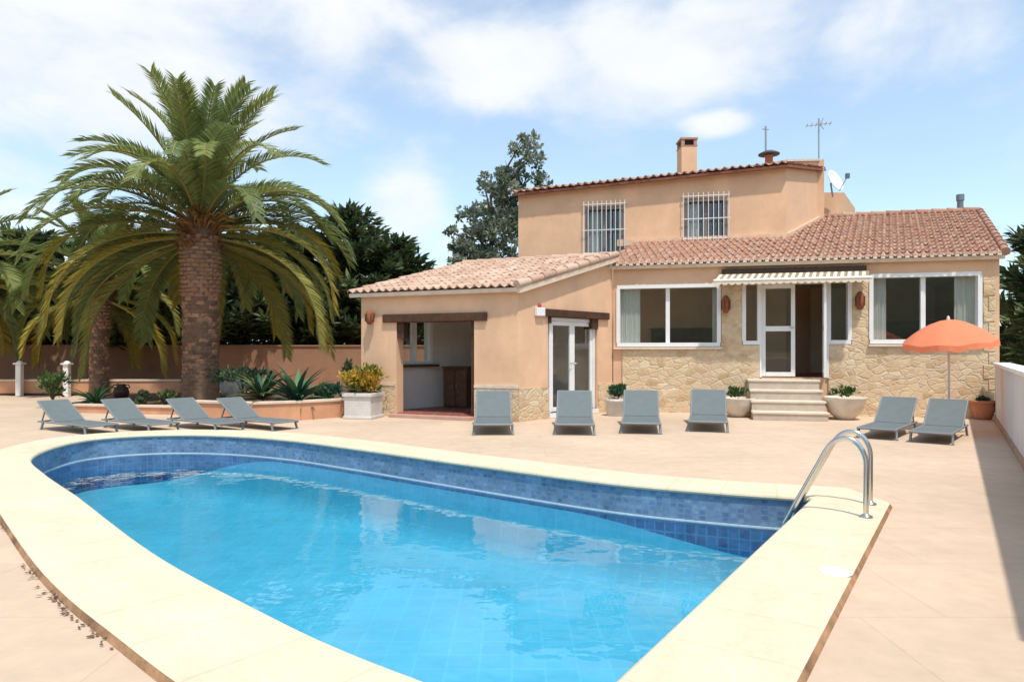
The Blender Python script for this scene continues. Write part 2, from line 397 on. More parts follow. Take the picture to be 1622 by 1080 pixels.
pool = empty('swimming_pool', (ctr.x, ctr.y, 0), 'large blue mosaic swimming pool with a rounded far end and broad cream stone coping', 'swimming pool')
def ringstrip(mb, loops, mi=0, smooth=False, uvs=True):
    b = len(mb.v); n = len(loops[0]); L = [0]
    for i in range(n): L.append(L[-1] + (loops[0][(i + 1) % n] - loops[0][i]).length)
    if mb.uv is None: mb.uv = []
    acc = 0; accs = [0]
    for a, c in zip(loops, loops[1:]): accs.append(accs[-1] + (c[0] - a[0]).length)
    for k, lp in enumerate(loops):
        for i in range(n + 1):
            mb.v.append(lp[i % n].copy()); mb.uv.append((L[i], accs[k]))
    for k in range(len(loops) - 1):
        for i in range(n):
            mb.f.append([b + k * (n + 1) + i, b + k * (n + 1) + i + 1, b + (k + 1) * (n + 1) + i + 1, b + (k + 1) * (n + 1) + i]); mb.m.append(mi); mb.sm.append(smooth)
def atz(lp, z): return [Vector((p.x, p.y, z)) for p in lp]

COPM = brickmat('cream_coping_stone', (.67, .555, .39), (.70, .58, .41), (.61, .50, .35), .5, 4.0, .008, .75, .25, bump=.15, var=(1.3, .10))
EDGEM = mat('coping_edge_brick', (.30, .17, .09), .9, .55, 3.5, .5, 25)
mb = MB()
ringstrip(mb, [atz(offset(inner, .012), -.005), atz(offset(inner, -.02), 0), atz(offset(inner, -.028), .018), atz(offset(inner, -.02), .036), atz(offset(inner, -.004), ZC), atz(offset(inner, CW * .5), ZC), atz(offset(inner, CW - .02), ZC), atz(offset(inner, CW), ZC - .012)])
mb.build('coping', COPM, pool, fix=True)
mb = MB(); ringstrip(mb, [atz(offset(inner, CW), ZC - .013), atz(offset(inner, CW + .012), .012), atz(offset(inner, CW + .03), -.02)]); mb.build('coping_base', EDGEM, pool)
WZ = -.275
MOS_TOP = brickmat('blue_mosaic_band', (.09, .165, .29), (.20, .29, .40), (.16, .24, .34), .07, .05, .008, .35, .4, bump=.1, var=(3.0, .25))
MOS_LINE = brickmat('waterline_glint_tile', (.48, .60, .66), (.55, .66, .70), (.4, .5, .6), .1, .1, .004, .3, .5)  # pale tile strip stands in for the bright reflection along the waterline
MOS_LOW = brickmat('dark_mosaic_band', (.018, .06, .18), (.05, .15, .31), (.08, .20, .36), .10, .10, .008, .35, .4, bump=.1, var=(2.0, .3))
BASIN = brickmat('cyan_basin_mosaic', (.105, .42, .545), (.12, .445, .57), (.135, .465, .585), .25, .25, .010, .5, .3, bump=.05, var=(1.2, .08))
mb = MB(); ringstrip(mb, [atz(inner, -.005), atz(inner, -.262)]); mb.build('tile_band', MOS_TOP, pool)
mb = MB(); ringstrip(mb, [atz(inner, -.262), atz(offset(inner, -.012), -.263), atz(offset(inner, -.012), -.279), atz(inner, -.281)]); mb.build('waterline_glint_strip', MOS_LINE, pool)
def sstep(a, b, x):
    u = max(0, min(1, (x - a) / (b - a))); return u * u * (3 - 2 * u)
lowz = [-.33 - .42 * sstep(-3.6, -6.0, p.x) - .26 * sstep(.6, 2.6, p.x) for p in inner]
def atzs(lp, zs): return [Vector((p.x, p.y, z)) for p, z in zip(lp, zs)]
mb = MB(); ringstrip(mb, [atz(inner, -.281), atzs(inner, lowz)]); mb.uv = [(a[0], -p.z) for a, p in zip(mb.uv, mb.v)]; mb.build('lower_tile_band', MOS_LOW, pool)
mb = MB(); prof = [(0, None), (.03, -.80), (.10, -.92), (.22, -1.0), (.34, -1.03)]
lps = []
for d, z in prof: lps.append(atzs(inner, lowz) if z is None else atz(offset(inner, -d), z))
ringstrip(mb, lps, smooth=True)
low = atz(inner, -1.025); b0 = len(mb.v)
for p in low: mb.v.append(p); mb.uv.append((p.x, p.y))
mb.f.append(list(range(b0, b0 + len(low)))); mb.m.append(0); mb.sm.append(False)
mb.build('basin', BASIN, pool)

# water
m, t, gl, fr = glassmat('pool_water', (.66, .93, 1.0), 1.33, base=.0)
tc = t.new('ShaderNodeTexCoord')
n1 = t.new('ShaderNodeTexNoise', i_Scale=1.1, i_Detail=3.0); n2 = t.new('ShaderNodeTexNoise', i_Scale=5.0, i_Detail=2.0)
t.link(tc.outputs['Object'], n1.inputs['Vector']); t.link(tc.outputs['Object'], n2.inputs['Vector'])
ad = t.new('ShaderNodeMath', operation='MULTIPLY_ADD'); t.link(n2.outputs['Fac'], ad.inputs[0]); ad.inputs[1].default_value = .22; t.link(n1.outputs['Fac'], ad.inputs[2])
bp = t.new('ShaderNodeBump', i_Strength=.22, i_Distance=.05); t.link(ad.outputs[0], bp.inputs['Height']); t.link(bp.outputs[0], gl.inputs['Normal']); t.link(bp.outputs[0], fr.inputs['Normal'])
mb = MB(); wl = atz(offset(inner, .005), WZ); mb.add([p for p in wl], [tuple(range(N))])
o = mb.build('water', m, origin=(ctr.x, ctr.y, WZ)); tag(o, kind='structure')

# ------------------------------------------------------------------ deck and ground
dpoly = [Vector(p) for p in ((-26, -7, 0), (7, -7, 0), (4.6, 4.8, 0), (10.3, 13.8, 0), (13.5, 19.5, 0), (13.5, 26, 0), (-26, 26, 0))]
def hit(c, d):
    best = None
    for i in range(len(dpoly)):
        a, b = dpoly[i], dpoly[(i + 1) % len(dpoly)]; e = b - a
        den = d.x * e.y - d.y * e.x
        if abs(den) < 1e-9: continue
        s = ((a.x - c.x) * e.y - (a.y - c.y) * e.x) / den; u = ((a.x - c.x) * d.y - (a.y - c.y) * d.x) / den
        if s > 0 and -1e-6 <= u <= 1 + 1e-6 and (best is None or s < best): best = s
    return best
DECK = brickmat('beige_deck_paving', (.545, .41, .295), (.57, .432, .312), (.50, .37, .265), .9, .9, .005, .85, .2, coords='Object', bump=.12, var=(.55, .10), offset=.5)
GROUND = mat('dry_ground', (.24, .19, .11), .95, .3, .4, .5, 5)
ringo = atz(offset(inner, CW + .02), 0)
out1 = []; out2 = []
for p in ringo:
    d = (p - ctr); d.z = 0; d.normalize(); c0 = Vector((ctr.x, ctr.y, 0)); s = hit(c0, d); out1.append(c0 + d * s); out2.append(c0 + d * 900 + Vector((0, 0, -.05)))
mb = MB(); mids = [[a.lerp(b, f) for a, b in zip(ringo, out1)] for f in (0, .15, .4, .7, 1)]
ringstrip(mb, mids); o = mb.build('deck', DECK); tag(o, kind='structure')
mb = MB(); o1 = [p + Vector((0, 0, -.01)) for p in out1]; ringstrip(mb, [o1, [a.lerp(b, .03) for a, b in zip(o1, out2)], out2]); o = mb.build('ground', GROUND); tag(o, kind='structure')
for o in (bpy.data.objects['deck'], bpy.data.objects['ground']):
    if o.data.polygons[0].normal.z < 0: o.data.flip_normals()

# ------------------------------------------------------------------ walls in a wall's own frame
class Wall:
    def __init__(s, A, B):
        s.A = Vector((A[0], A[1], 0)); s.B = Vector((B[0], B[1], 0)); s.e = (s.B - s.A); s.L = s.e.length; s.e /= s.L
        s.n = Vector((-s.e.y, s.e.x, 0))       # inward
    def P(s, u, z, d=0): return s.A + s.e * u + s.n * d + Vector((0, 0, z))
    def uv(s, px, py=None):
        k = (px - CX) / F
        u = (s.A.y * k - s.A.x) / (s.e.x - s.e.y * k)
        if py is None: return u
        Y = s.A.y + s.e.y * u
        return u, EYE - (py - HY) * Y / F
    def box(s, mb, u0, u1, z0, z1, d0, d1, mi=0, z1b=None):
        if z1b is None: z1b = z1
        mb.hexa([s.P(u0, z0, d0), s.P(u1, z0, d0), s.P(u1, z0, d1), s.P(u0, z0, d1), s.P(u0, z1, d0), s.P(u1, z1b, d0), s.P(u1, z1b, d1), s.P(u0, z1, d1)], mi)
    def fill(s, mb, u0, u1, z0, ztop, d0, d1, ops=(), mi=0):
        zt = ztop if callable(ztop) else (lambda u: ztop)
        us = sorted({u0, u1, *[min(max(o[0], u0), u1) for o in ops], *[min(max(o[1], u0), u1) for o in ops]})
        for a, b in zip(us, us[1:]):
            if b - a < 1e-5: continue
            mid = (a + b) / 2; cuts = sorted([(o[2], o[3]) for o in ops if o[0] < mid < o[1]])
            z = z0
            for c0, c1 in cuts:
                if c0 > z + 1e-4: s.box(mb, a, b, z, min(c0, zt(a)), d0, d1, mi, min(c0, zt(b)))
                z = max(z, c1)
            if zt(mid) > z + 1e-3: s.box(mb, a, b, z, zt(a), d0, d1, mi, zt(b))

A_ = (2.284, 15.8); B_ = (9.82, 13.99); L_ = (-3.23, 14.88); K_ = (.11, 13.43)
FW = Wall(A_, B_); AW = Wall(L_, K_); DW = Wall(K_, A_)
UW = Wall((.166, 18.4), (6.67, 16.9)); SW = Wall((6.67, 16.9), (8.40, 18.83))
villa = empty('villa', (5, 16, 0), 'salmon plastered two storey villa with stone clad front, terracotta tile roofs and a porch annex', 'house')
WDIR = Vector((.477, .879, 0))

# --- tile roofs
def tile_roof(mb, P0, U, lenu, V, lenv, per=.15, row=.36, amp=.036, lift=.022, ns=8, wob=.006, rnd=R):
    U = U.normalized(); Vn = V.normalized(); n = U.cross(Vn).normalized()
    if n.z < 0: n = -n
    nu = max(1, round(lenu / per)); per = lenu / nu; nr = max(1, round(lenv / row)); row = lenv / nr
    if mb.a is None: mb.a = []
    for r in range(nr):
        for k in range(nu):
            ru = rnd.random(); jz = rnd.uniform(-wob, wob); jv = rnd.uniform(-.015, .015)
            for part in (0, 1):
                vs = []
                h = ns // 2
                for j in range(h + 1):
                    a = math.pi * j / h
                    uu = k * per + part * per * .5 + per * .5 * j / h
                    z = (math.sin(a) * amp * (1.25 if part == 0 else -.8))
                    for e, v in ((lift, r * row + jv - .02), (0, (r + 1) * row)):
                        vs.append(P0 + U * uu + Vn * v + n * (z + e + jz + .05))
                fs = [(2 * j, 2 * j + 2, 2 * j + 3, 2 * j + 1) for j in range(h)]
                mb.add(vs, fs, 0, True); mb.a += [ru if part == 0 else ru * .6] * len(fs)
                if part == 0:      # butt end of the cover tile
                    end = [vs[2 * j] for j in range(h + 1)]
                    mb.add(end + [p - n * lift * 1.3 for p in reversed(end)], [(j, j + 1, 2 * h - j, 2 * h + 1 - j) for j in range(h)]); mb.a += [ru] * h

def roof(name, P0, U, lenu, V, lenv, m, thick=.08, bed=None, **kw):
    mb = MB(); tile_roof(mb, P0, U, lenu, V, lenv, **kw)
    o = mb.build(name, m, villa, fix=False)
    Un = U.normalized(); Vn = V.normalized(); n = Un.cross(Vn).normalized()
    if n.z < 0: n = -n
    s = MB(); a = P0 + n * .012; q = [a, a + Un * lenu, a + Un * lenu + Vn * lenv, a + Vn * lenv]
    s.hexa([p - n * thick for p in q] + q)
    s.build('roof_bed', bed or MORTAR, o)
    return o

zE, zR = 3.27, 4.96
ov = .14
eL = FW.P(FW.uv(956), zE, -ov); eR = FW.P(FW.L + .05, zE, -ov)
dR = 4.47; tv = (dR + ov) / WDIR.dot(FW.n)
Vmain = WDIR * tv + Vector((0, 0, zR - zE))
main_roof = roof('main_roof', eL, eR - eL, (eR - eL).length, Vmain, Vmain.length, TILE_MAIN)
# scalloped eave mortar plugs, pale tile noses
mb = MB(); nE = round((eR - eL).length / .15); pe = (eR - eL).length / nE; nrm = (eR - eL).cross(Vmain).normalized()
if nrm.z < 0: nrm = -nrm
for k in range(nE):
    c = eL + FW.e * (pe * (k + .25)) + nrm * .055 - Vmain.normalized() * .035
    q = []
    for j in range(7):
        a = math.pi * j / 6; q.append(c + FW.e * (math.cos(a) * pe * .27) + nrm * (math.sin(a) * .05))
    q2 = [p + Vmain.normalized() * .05 for p in q]
    mb.add(q + q2, [tuple(range(7))] + [(j, j + 1, 8 + j, 7 + j) for j in range(6)])
    if k % 1 == 0:
        mb.bar(c - FW.e * pe * .25 - nrm * .018, c + FW.e * pe * .25 - nrm * .018, .03, .03)
mb.build('eave_plug', mat('eave_mortar', (.72, .60, .48), .9, .15, 9), main_roof)
# verge and ridge
mb = MB(); mb.a = []
nv = Vmain.normalized()
for i in range(13):
    a = eR + nv * (i * Vmain.length / 13); b = eR + nv * ((i + 1) * Vmain.length / 13 + .03)
    n0 = len(mb.f); mb.tube([a + nrm * .085, b + nrm * .07], [.085, .07], 8); mb.a += [R.random() * .4] * (len(mb.f) - n0)
mb.build('verge_tile', TILE_MAIN, main_roof, fix=False)
mb = MB(); mb.a = []
rl = eL + Vmain; rr = eR + Vmain
for i in range(22):
    a = rl.lerp(rr, i / 22); b = rl.lerp(rr, (i + 1.08) / 22)
    n0 = len(mb.f); mb.tube([a + Vector((0, 0, .06)), b + Vector((0, 0, .05))], [.095, .08], 8); mb.a += [R.random()] * (len(mb.f) - n0)
mb.build('ridge_tile', TILE_MAIN, main_roof, fix=False)
# annex roof
zaE, zaR = 2.57, 3.50
UA = Vector((K_[0] - L_[0], K_[1] - L_[1], 0)).normalized(); VA = Vector((A_[0] - K_[0], A_[1] - K_[1], 0)).normalized()
p0 = Vector((L_[0], L_[1], zaE)) - UA * .16 - VA * .16; lenU = AW.L + .16 + .10
Va = VA * (DW.L + .16); Va.z = zaR - zaE
annex_roof = roof('annex_roof', p0, UA, lenU, Va, Va.length, TILE_PALE, per=.19)
na = UA.cross(Va.normalized()); na = na if na.z > 0 else -na
mb = MB(); mb.a = []
q0 = p0 + UA * lenU
for i in range(9):
    a = q0 + Va * (i / 9); b = q0 + Va * ((i + 1.06) / 9)
    n0 = len(mb.f); mb.tube([a + na * .075, b + na * .06], [.09, .075], 8); mb.a += [R.random()] * (len(mb.f) - n0)
mb.build('verge_tile', TILE_PALE, annex_roof, fix=False)
mb = MB(); a = q0 + UA * .02 - na * .05; mb.bar(a, a + Va, .07, .10, up=na); mb.build('verge_mortar', mat('pale_verge_mortar', (.74, .60, .46), .9, .1, 7), annex_roof)
mb = MB(); mb.a = []
for i in range(10):
    a = p0 + Va + UA * (lenU * i / 10); b = p0 + Va + UA * (lenU * (i + 1.06) / 10)
    n0 = len(mb.f); mb.tube([a + na * .05, b + na * .04], [.09, .075], 8); mb.a += [R.random()] * (len(mb.f) - n0)
mb.build('ridge_tile', TILE_PALE, annex_roof, fix=False)

# --- facade openings
def op(W, x0, y0, x1, y1):
    u0, z1 = W.uv(x0, y0); u1, z1b = W.uv(x1, y0); _, z0 = W.uv(x0, y1); _, z0b = W.uv(x1, y1)
    return [u0, u1, (z0 + z0b) / 2, (z1 + z1b) / 2]
winL = op(FW, 979, 453, 1139, 546); winR = op(FW, 1379, 435, 1552, 541)
fl = .80
door = op(FW, 1203, 446, 1312, 598); door[2] = fl
sideL = op(FW, 1178, 447, 1203, 543); sideR = op(FW, 1312, 446, 1346, 542)
sideL[3] = sideR[3] = door[3]
ops = [winL, winR, door, sideL, sideR]
mb = MB(); FW.fill(mb, 0.02, FW.L, 0, 3.22, 0, .28, ops); front = mb.build('front_wall', PLASTER, villa)
uS0 = FW.uv(986); uS1 = FW.L - .10
mb = MB()
sops = [[o[0] - .05, o[1] + .05, o[2] - .05, o[3] + .05] for o in (winL, winR)] + [[door[0], door[1], 0, door[3] + .05], [sideL[0] - .04, sideL[1], sideL[2] - .05, door[3] + .05], [sideR[0], sideR[1] + .04, sideR[2] - .05, door[3] + .05]]
FW.fill(mb, uS0, door[0], 0, 2.86, -.035, -.002, sops); mb.build('stone_cladding', STONE, villa)
mb = MB(); FW.fill(mb, door[1], uS1, 0, 2.86, -.035, -.002, sops); mb.build('stone_cladding', STONE, villa)
# quoins on the right corner: alternating rough stones
mb = MB(); z = 0; k = 0
while z < 2.75:
    h = R.uniform(.2, .32); wq = .2 if k % 2 else .11
    FW.box(mb, FW.L - .10 - wq, FW.L - .085, z + .012, z + h - .012, -.055, -.036); z += h; k += 1
mb.build('corner_stone', STONE, villa, bevel=.012)

def window(W, o, nleaf, name='window', d=.09, fw=.046, cur=None, depth=.06, parent=None, fm=None):
    u0, u1, z0, z1 = o
    mb = MB()
    W.box(mb, u0 - .02, u1 + .02, z1 - fw, z1 + .035, d - .13, d + depth); W.box(mb, u0 - .02, u1 + .02, z0 - .04, z0 + fw, d - .13, d + depth)
    W.box(mb, u0 - .035, u0 + fw, z0 + fw, z1 - fw, d - .131, d + depth); W.box(mb, u1 - fw, u1 + .035, z0 + fw, z1 - fw, d - .131, d + depth)
    for k in range(1, nleaf):
        uc = u0 + (u1 - u0) * k / nleaf; W.box(mb, uc - .045, uc + .045, z0 + fw, z1 - fw, d - .02, d + depth + .01)
    f = mb.build(name, fm or WHITE, parent or villa)
    for k in range(nleaf):
        a = u0 + (u1 - u0) * k / nleaf; b = u0 + (u1 - u0) * (k + 1) / nleaf
        mb = MB(); W.box(mb, a + .02, b - .02, z0 + .02, z1 - .02, d + .022, d + .03); mb.build('pane', GLASS, f)
    for (c0, c1) in (cur or ()):
        mb = MB(); n = 40; vs = []
        for i in range(n + 1):
            u = u0 + (u1 - u0) * (c0 + (c1 - c0) * i / n)
            dd = d + .085 + .022 * math.sin(i * 1.9) + .01 * math.sin(i * .7)
            vs += [W.P(u, z0 - .25, dd), W.P(u, z1 + .05, dd)]
        mb.add(vs, [(2 * i, 2 * i + 2, 2 * i + 3, 2 * i + 1) for i in range(n)], 0, True); mb.build('curtain', CURTAIN, f, fix=False)
    return f
window(FW, winL, 2, cur=[(-.02, .22), (.94, 1.02)])
window(FW, winR, 2, cur=[(-.02, .17), (.80, 1.02)])
mb = MB(); FW.box(mb, winL[0] - .1, winL[1] + .06, winL[2] - .10, winL[2] - .052, -.10, .02); mb.build('window_sill', STEPEDGE, villa)
mb = MB(); FW.box(mb, winR[0] - .06, winR[1] + .06, winR[2] - .10, winR[2] - .052, -.10, .02); mb.build('window_sill', STEPEDGE, villa)
window(FW, sideL, 1, 'sidelight', fw=.045); window(FW, sideR, 1, 'sidelight', fw=.045)
# door frame, closed leaf and open leaf
u0, u1, z0, z1 = door; um = FW.uv(1260)
mb = MB(); FW.box(mb, u0 - .001, u0 + .04, z0, z1, -.045, .161); FW.box(mb, u1 - .04, u1 + .001, z0, z1, -.045, .161); FW.box(mb, u0 + .04, u1 - .04, z1 - .05, z1 + .03, -.045, .161)
frame = mb.build('door_frame', WHITE, villa)
def leaf_door(W, a, b, z0, z1, d, name='door', mid=True, rot=0, hinge='a', parent=None):
    s = .085; mb = MB()
    W.box(mb, a, a + s, z0, z1, d, d + .05); W.box(mb, b - s, b, z0, z1, d, d + .05)
    W.box(mb, a + s, b - s, z1 - s, z1, d, d + .05); W.box(mb, a + s, b - s, z0, z0 + s * 1.1, d, d + .05)
    zm = z0 + (z1 - z0) * .52
    if mid: W.box(mb, a + s, b - s, zm - .055, zm + .055, d, d + .05)
    pn = MB(); W.box(pn, a + s - .01, b - s + .01, z0 + s, z1 - s, d + .021, d + .029)
    hd = MB(); hx = b - .045 if hinge == 'a' else a + .045
    hd.tube([W.P(hx, zm + .02, d - .0), W.P(hx, zm + .02, d - .05), W.P(hx + (-.09 if hinge == 'a' else .09), zm + .02, d - .055)], .009, 6)
    if rot:
        pv = W.P(a if hinge == 'a' else b, 0, d); M = Matrix.Translation(pv) @ Matrix.Rotation(rot, 4, 'Z') @ Matrix.Translation(-pv)
        for m_ in (mb, pn, hd): m_.v = [M @ p for p in m_.v]
    o = mb.build(name, WHITE, parent or villa, bevel=.006); pn.build('pane', GLASS, o); hd.build('handle', STEEL, o)
    return o
leaf_door(FW, u0 + .045, um, z0 + .02, z1 - .055, .03)
leaf_door(FW, um, u1 - .045, z0 + .02, z1 - .055, .10, rot=rad(82), hinge='b')
# interior of the living room
mb = MB(); FW.box(mb, .05, FW.L, fl - .12, fl - .001, .28, 4.2); mb.build('floor_slab', TERRA_FLOOR, villa)
mb = MB(); FW.fill(mb, 2.3, FW.L, fl, 3.02, 3.6, 3.7); FW.box(mb, 3.55, 3.65, fl, 3.02, 2.2, 3.6); mb.build('inner_wall', ROOM, villa)
mb = MB(); FW.box(mb, .05, FW.L, 3.02, 3.1, .28, 4.2); mb.build('ceiling', PLASTER_IN, villa)
# side and rear walls
mb = MB()
Ba = Vector((B_[0], B_[1], 0)); Rr = Ba + WDIR * (tv - .3)
SR = Wall((Ba.x, Ba.y), (Rr.x, Rr.y))
SR.fill(mb, 0.285, SR.L, 0, lambda u: 3.2 + (zR - .1 - 3.2) * u / SR.L, 0, .25)
SR.box(mb, 0.002, .285, 0, 3.2, 0.3, .31)
RW = Wall((4.6, 19.6), (Rr.x, Rr.y)); RW.fill(mb, 0, RW.L, 0, zR - .12, -.25, 0)
mb.build('side_wall', PLASTER, villa)

# --- upper storey
uL = op(UW, 929, 329, 986, 402); uR = op(UW, 1086, 316, 1150, 379)
zt0 = AT(821, 310, 18.4).z; zt1 = AT(1245, 265, 16.9).z
UWt = lambda u: zt0 + (zt1 - zt0) * u / UW.L
mb = MB(); UW.fill(mb, 0, UW.L, 0, UWt, 0, .3, [uL, uR]); mb.build('upper_wall', PLASTER, villa)
zs = AT(1300, 255, 18.83).z; zs0 = AT(1246, 257, 16.9).z
mb = MB(); SW.fill(mb, 0, SW.L, 0, lambda u: zs0 + (zs - zs0) * u / SW.L, 0, .3); mb.build('gable_wall', mat('gable_plaster', (.72, .475, .31), .9, .07, 1.6, .25, 45, spec=.15), villa)
mb = MB(); SW.box(mb, -.03, SW.L + .03, zs0 + .001, zs0 + .05, -.05, .34, z1b=zs + .05)
for v in mb.v[:4]: pass
mb.v = [Vector((p.x, p.y, (zs0 + .002 + (zs - zs0) * max(0, min(1, ((p - SW.A).dot(SW.e)) / SW.L))) + (.05 if p.z > zs0 + .01 else 0))) for p in mb.v]
mb.build('gable_cap', MORTAR, villa)
bl = Vector((.166, 18.4, 0)) + SW.e * SW.L
mb = MB(); bw = Wall((bl.x, bl.y), tuple(SW.B[:2])); bw.fill(mb, 0, bw.L, 0, lambda u: zt0 + .55 + (zs - zt0 - .6) * u / bw.L, -.3, 0)
lw = Wall((.166, 18.4), (bl.x, bl.y)); lw.fill(mb, .3, lw.L, 0, lambda u: zt0 + .5 * u / lw.L, -.3, 0); mb.build('rear_wall', PLASTER, villa)
p0 = UW.P(-.12, zt0 + .0, -.22); p1 = UW.P(UW.L + .02, zt1 + .0, -.22)
upper_roof = roof('upper_roof', p0, p1 - p0, (p1 - p0).length, SW.e * 2.7 + Vector((0, 0, .42)), 2.75, TILE_MAIN, per=.19, thick=.06, bed=mat('eave_board_red', (.24, .10, .07), .9, .2, 5))
# flashing where the lower roof meets the upper wall
mb = MB()
def mz(p): # height of the main roof plane
    d = (p - Vector((A_[0], A_[1], 0))).dot(FW.n); return zE + (zR - zE) * (d + ov) / (dR + ov)
a = UW.P(2.6, 0, -.03); b = UW.P(UW.L + .03, 0, -.03); c = SW.P(0, 0, -.04); d = SW.P(SW.L, 0, -.04)
for s_, e_ in ((a, b), (c, d)):
    s_ = s_.copy(); e_ = e_.copy(); s_.z = mz(s_) + .06; e_.z = mz(e_) + .06; mb.bar(s_, e_, .06, .17)
mb.build('roof_flashing', mat('flashing_mortar', (.70, .50, .34), .9, .1, 5), villa)
def grille_window(W, o):
    u0, u1, z0, z1 = o
    f = window(W, o, 2, 'barred_window', d=.12, fw=.045, cur=[(.0, .35)], fm=mat('grey_brown_frame', (.20, .18, .17), .6, .1, 5))
    mb = MB(); W.box(mb, u0 - .1, u1 + .1, z1 + .07, z1 + .09, -.09, -.07); W.box(mb, u0 - .1, u1 + .1, z0 - .0, z0 + .02, -.09, -.07); W.box(mb, u0 - .1, u1 + .1, (z0 + z1) / 2, (z0 + z1) / 2 + .02, -.088, -.072)
    n = 9
    for k in range(n + 1):
        u = u0 - .06 + (u1 - u0 + .12) * k / n; mb.tube([W.P(u, z0 - .08, -.095), W.P(u, z1 + .16, -.095)], .011, 5)
    for u in (u0 - .09, u1 + .09):
        for z in (z1 + .08, z0 + .01): mb.bar(W.P(u, z, -.09), W.P(u, z, .01), .02, .02)
    mb.build('window_bar', WHITE, f)
grille_window(UW, uL); grille_window(UW, uR)
mb = MB(); UW.box(mb, .5, UW.L - .4, 3.0, 3.1, .3, 2.2); UW.box(mb, .5, UW.L - .4, 3.0, 5.4, 1.6, 1.7); mb.build('upper_inner_wall', ROOM, villa)
# rear wing beside the dish
mb = MB(); c0 = AT(1301, 305, 19.6); c1 = AT(1337, 308, 19.6)
mb.prism([(c0.x, c0.y), (c1.x, c1.y), (c1.x + 1.4, c1.y + 2.2), (c0.x + 1.4, c0.y + 2.2)], 0, c0.z); mb.build('rear_wing_wall', PLASTER, villa)
# chimneys
cb = AT(1088, 275, 18.3); ct = AT(1088, 236, 18.3)
mb = MB(); hw = .20; mb.box((cb.x, cb.y, (cb.z - .5 + ct.z) / 2), (hw * 2, .5, ct.z - cb.z + .5)); ch = mb.build('chimney', PLASTER, villa)
mb = MB()
for sx_ in (-1, 1):
    for sy in (-1, 1): mb.box((cb.x + sx_ * (hw - .04), cb.y + sy * .21, ct.z + .09), (.08, .08, .18))
mb.box((cb.x, cb.y, ct.z + .20), (hw * 2 + .05, .54, .045)); mb.box((cb.x, cb.y, ct.z + .012), (hw * 2 + .03, .52, .024)); mb.build('chimney_cap', mat('chimney_cap_mortar', (.42, .25, .17), .9, .15, 6), ch)
mb = MB(); mb.box((cb.x, cb.y, ct.z + .1), (hw * 1.3, .3, .14)); mb.build('chimney_gap_block', DARKIN, ch)  # dark block paints the shade inside the open chimney top
mp = AT(1521, 330, 18.4)
mb = MB(); mb.tube([mp + Vector((0, 0, -.25)), mp + Vector((0, 0, .2))], .075, 12); mb.tube([mp + Vector((0, 0, .2)), mp + Vector((0, 0, .36))], .095, 12); mb.build('flue_pipe', mat('grey_flue_metal', (.22, .25, .27), .5, .1, 5, 0, metal=.6), villa)

# --- annex walls
opA = op(AW, 628, 508, 751, 652); opA[2] = .06
opD = op(DW, 868, 502, 946, 656); opD[2] = .10
mb = MB(); AW.fill(mb, 0, AW.L - .001, 0, zaE - .05, 0, .26, [opA]); mb.build('annex_wall', PLASTER, villa)
at = lambda u: zaE - .06 + (zaR - zaE) * u / DW.L
mb = MB(); DW.fill(mb, 0, DW.L, 0, at, 0, .26, [opD]); mb.build('annex_gable_wall', PLASTER, villa)
LB = Vector((L_[0], L_[1], 0)) + VA * DW.L
lw2 = Wall(L_, (LB.x, LB.y)); mb = MB()
wu0, wu1 = .75, 1.75
lw2.fill(mb, .27, lw2.L, 0, lambda u: zaE - .06 + (zaR - zaE) * u / DW.L, -.25, 0, [[wu0, wu1, 1.1, 2.1]])
bw2 = Wall((LB.x, LB.y), A_); bw2.fill(mb, 0, bw2.L - .4, 0, zaR - .08, -.2, 0)
mb.build('porch_inner_wall', PLASTER_IN, villa)
pw = Wall((LB.x, LB.y), L_)      # window on the inner face of the side wall
f = MB(); 
for (a, b, z0, z1) in ((wu0 - .03, wu0 + .06, 1.07, 2.13), (wu1 - .06, wu1 + .03, 1.07, 2.13), ((wu0 + wu1) / 2 - .06, (wu0 + wu1) / 2 + .06, 1.12, 2.08), (wu0 + .06, wu1 - .06, 1.07, 1.14), (wu0 + .06, wu1 - .06, 2.06, 2.13)):
    lw2.box(f, a, b, z0, z1, -.27, -.17)
f = f.build('porch_window', WHITE, villa)
mb = MB(); lw2.box(mb, wu0 + .02, wu1 - .02, 1.1, 2.1, -.225, -.215); mb.build('pane', GLASS, f)
mb = MB(); lw2.box(mb, wu0 - .12, wu1 + .12, 1.01, 1.06, -.40, -.24); mb.build('inner_sill', WOOD, f)
mb = MB(); mb.prism([tuple((Vector((L_[0], L_[1], 0)) + UA * .1 - VA * -.02)[:2]), tuple((Vector((K_[0], K_[1], 0)) - UA * .02 + VA * .02)[:2]), (A_[0] - .1, A_[1] - .1), (LB.x, LB.y)], .01, .075); mb.build('porch_floor', TERRA_FLOOR, villa)
mb = MB(); AW.box(mb, opA[0] - .05, opA[1] + .02, .004, .06, -.22, .0); mb.build('porch_threshold', mat('pink_threshold', (.50, .30, .24), .8, .1, 6), villa)
# porch ceiling of dark beams
mb = MB()
for k in range(5):
    a = Vector((L_[0], L_[1], zaE - .16)) + UA * (.5 + k * .68) + VA * .3; b = a + VA * 2.7 + Vector((0, 0, .8)); mb.bar(a, b, .1, .14)
mb.build('ceiling_beam', WOOD, villa)
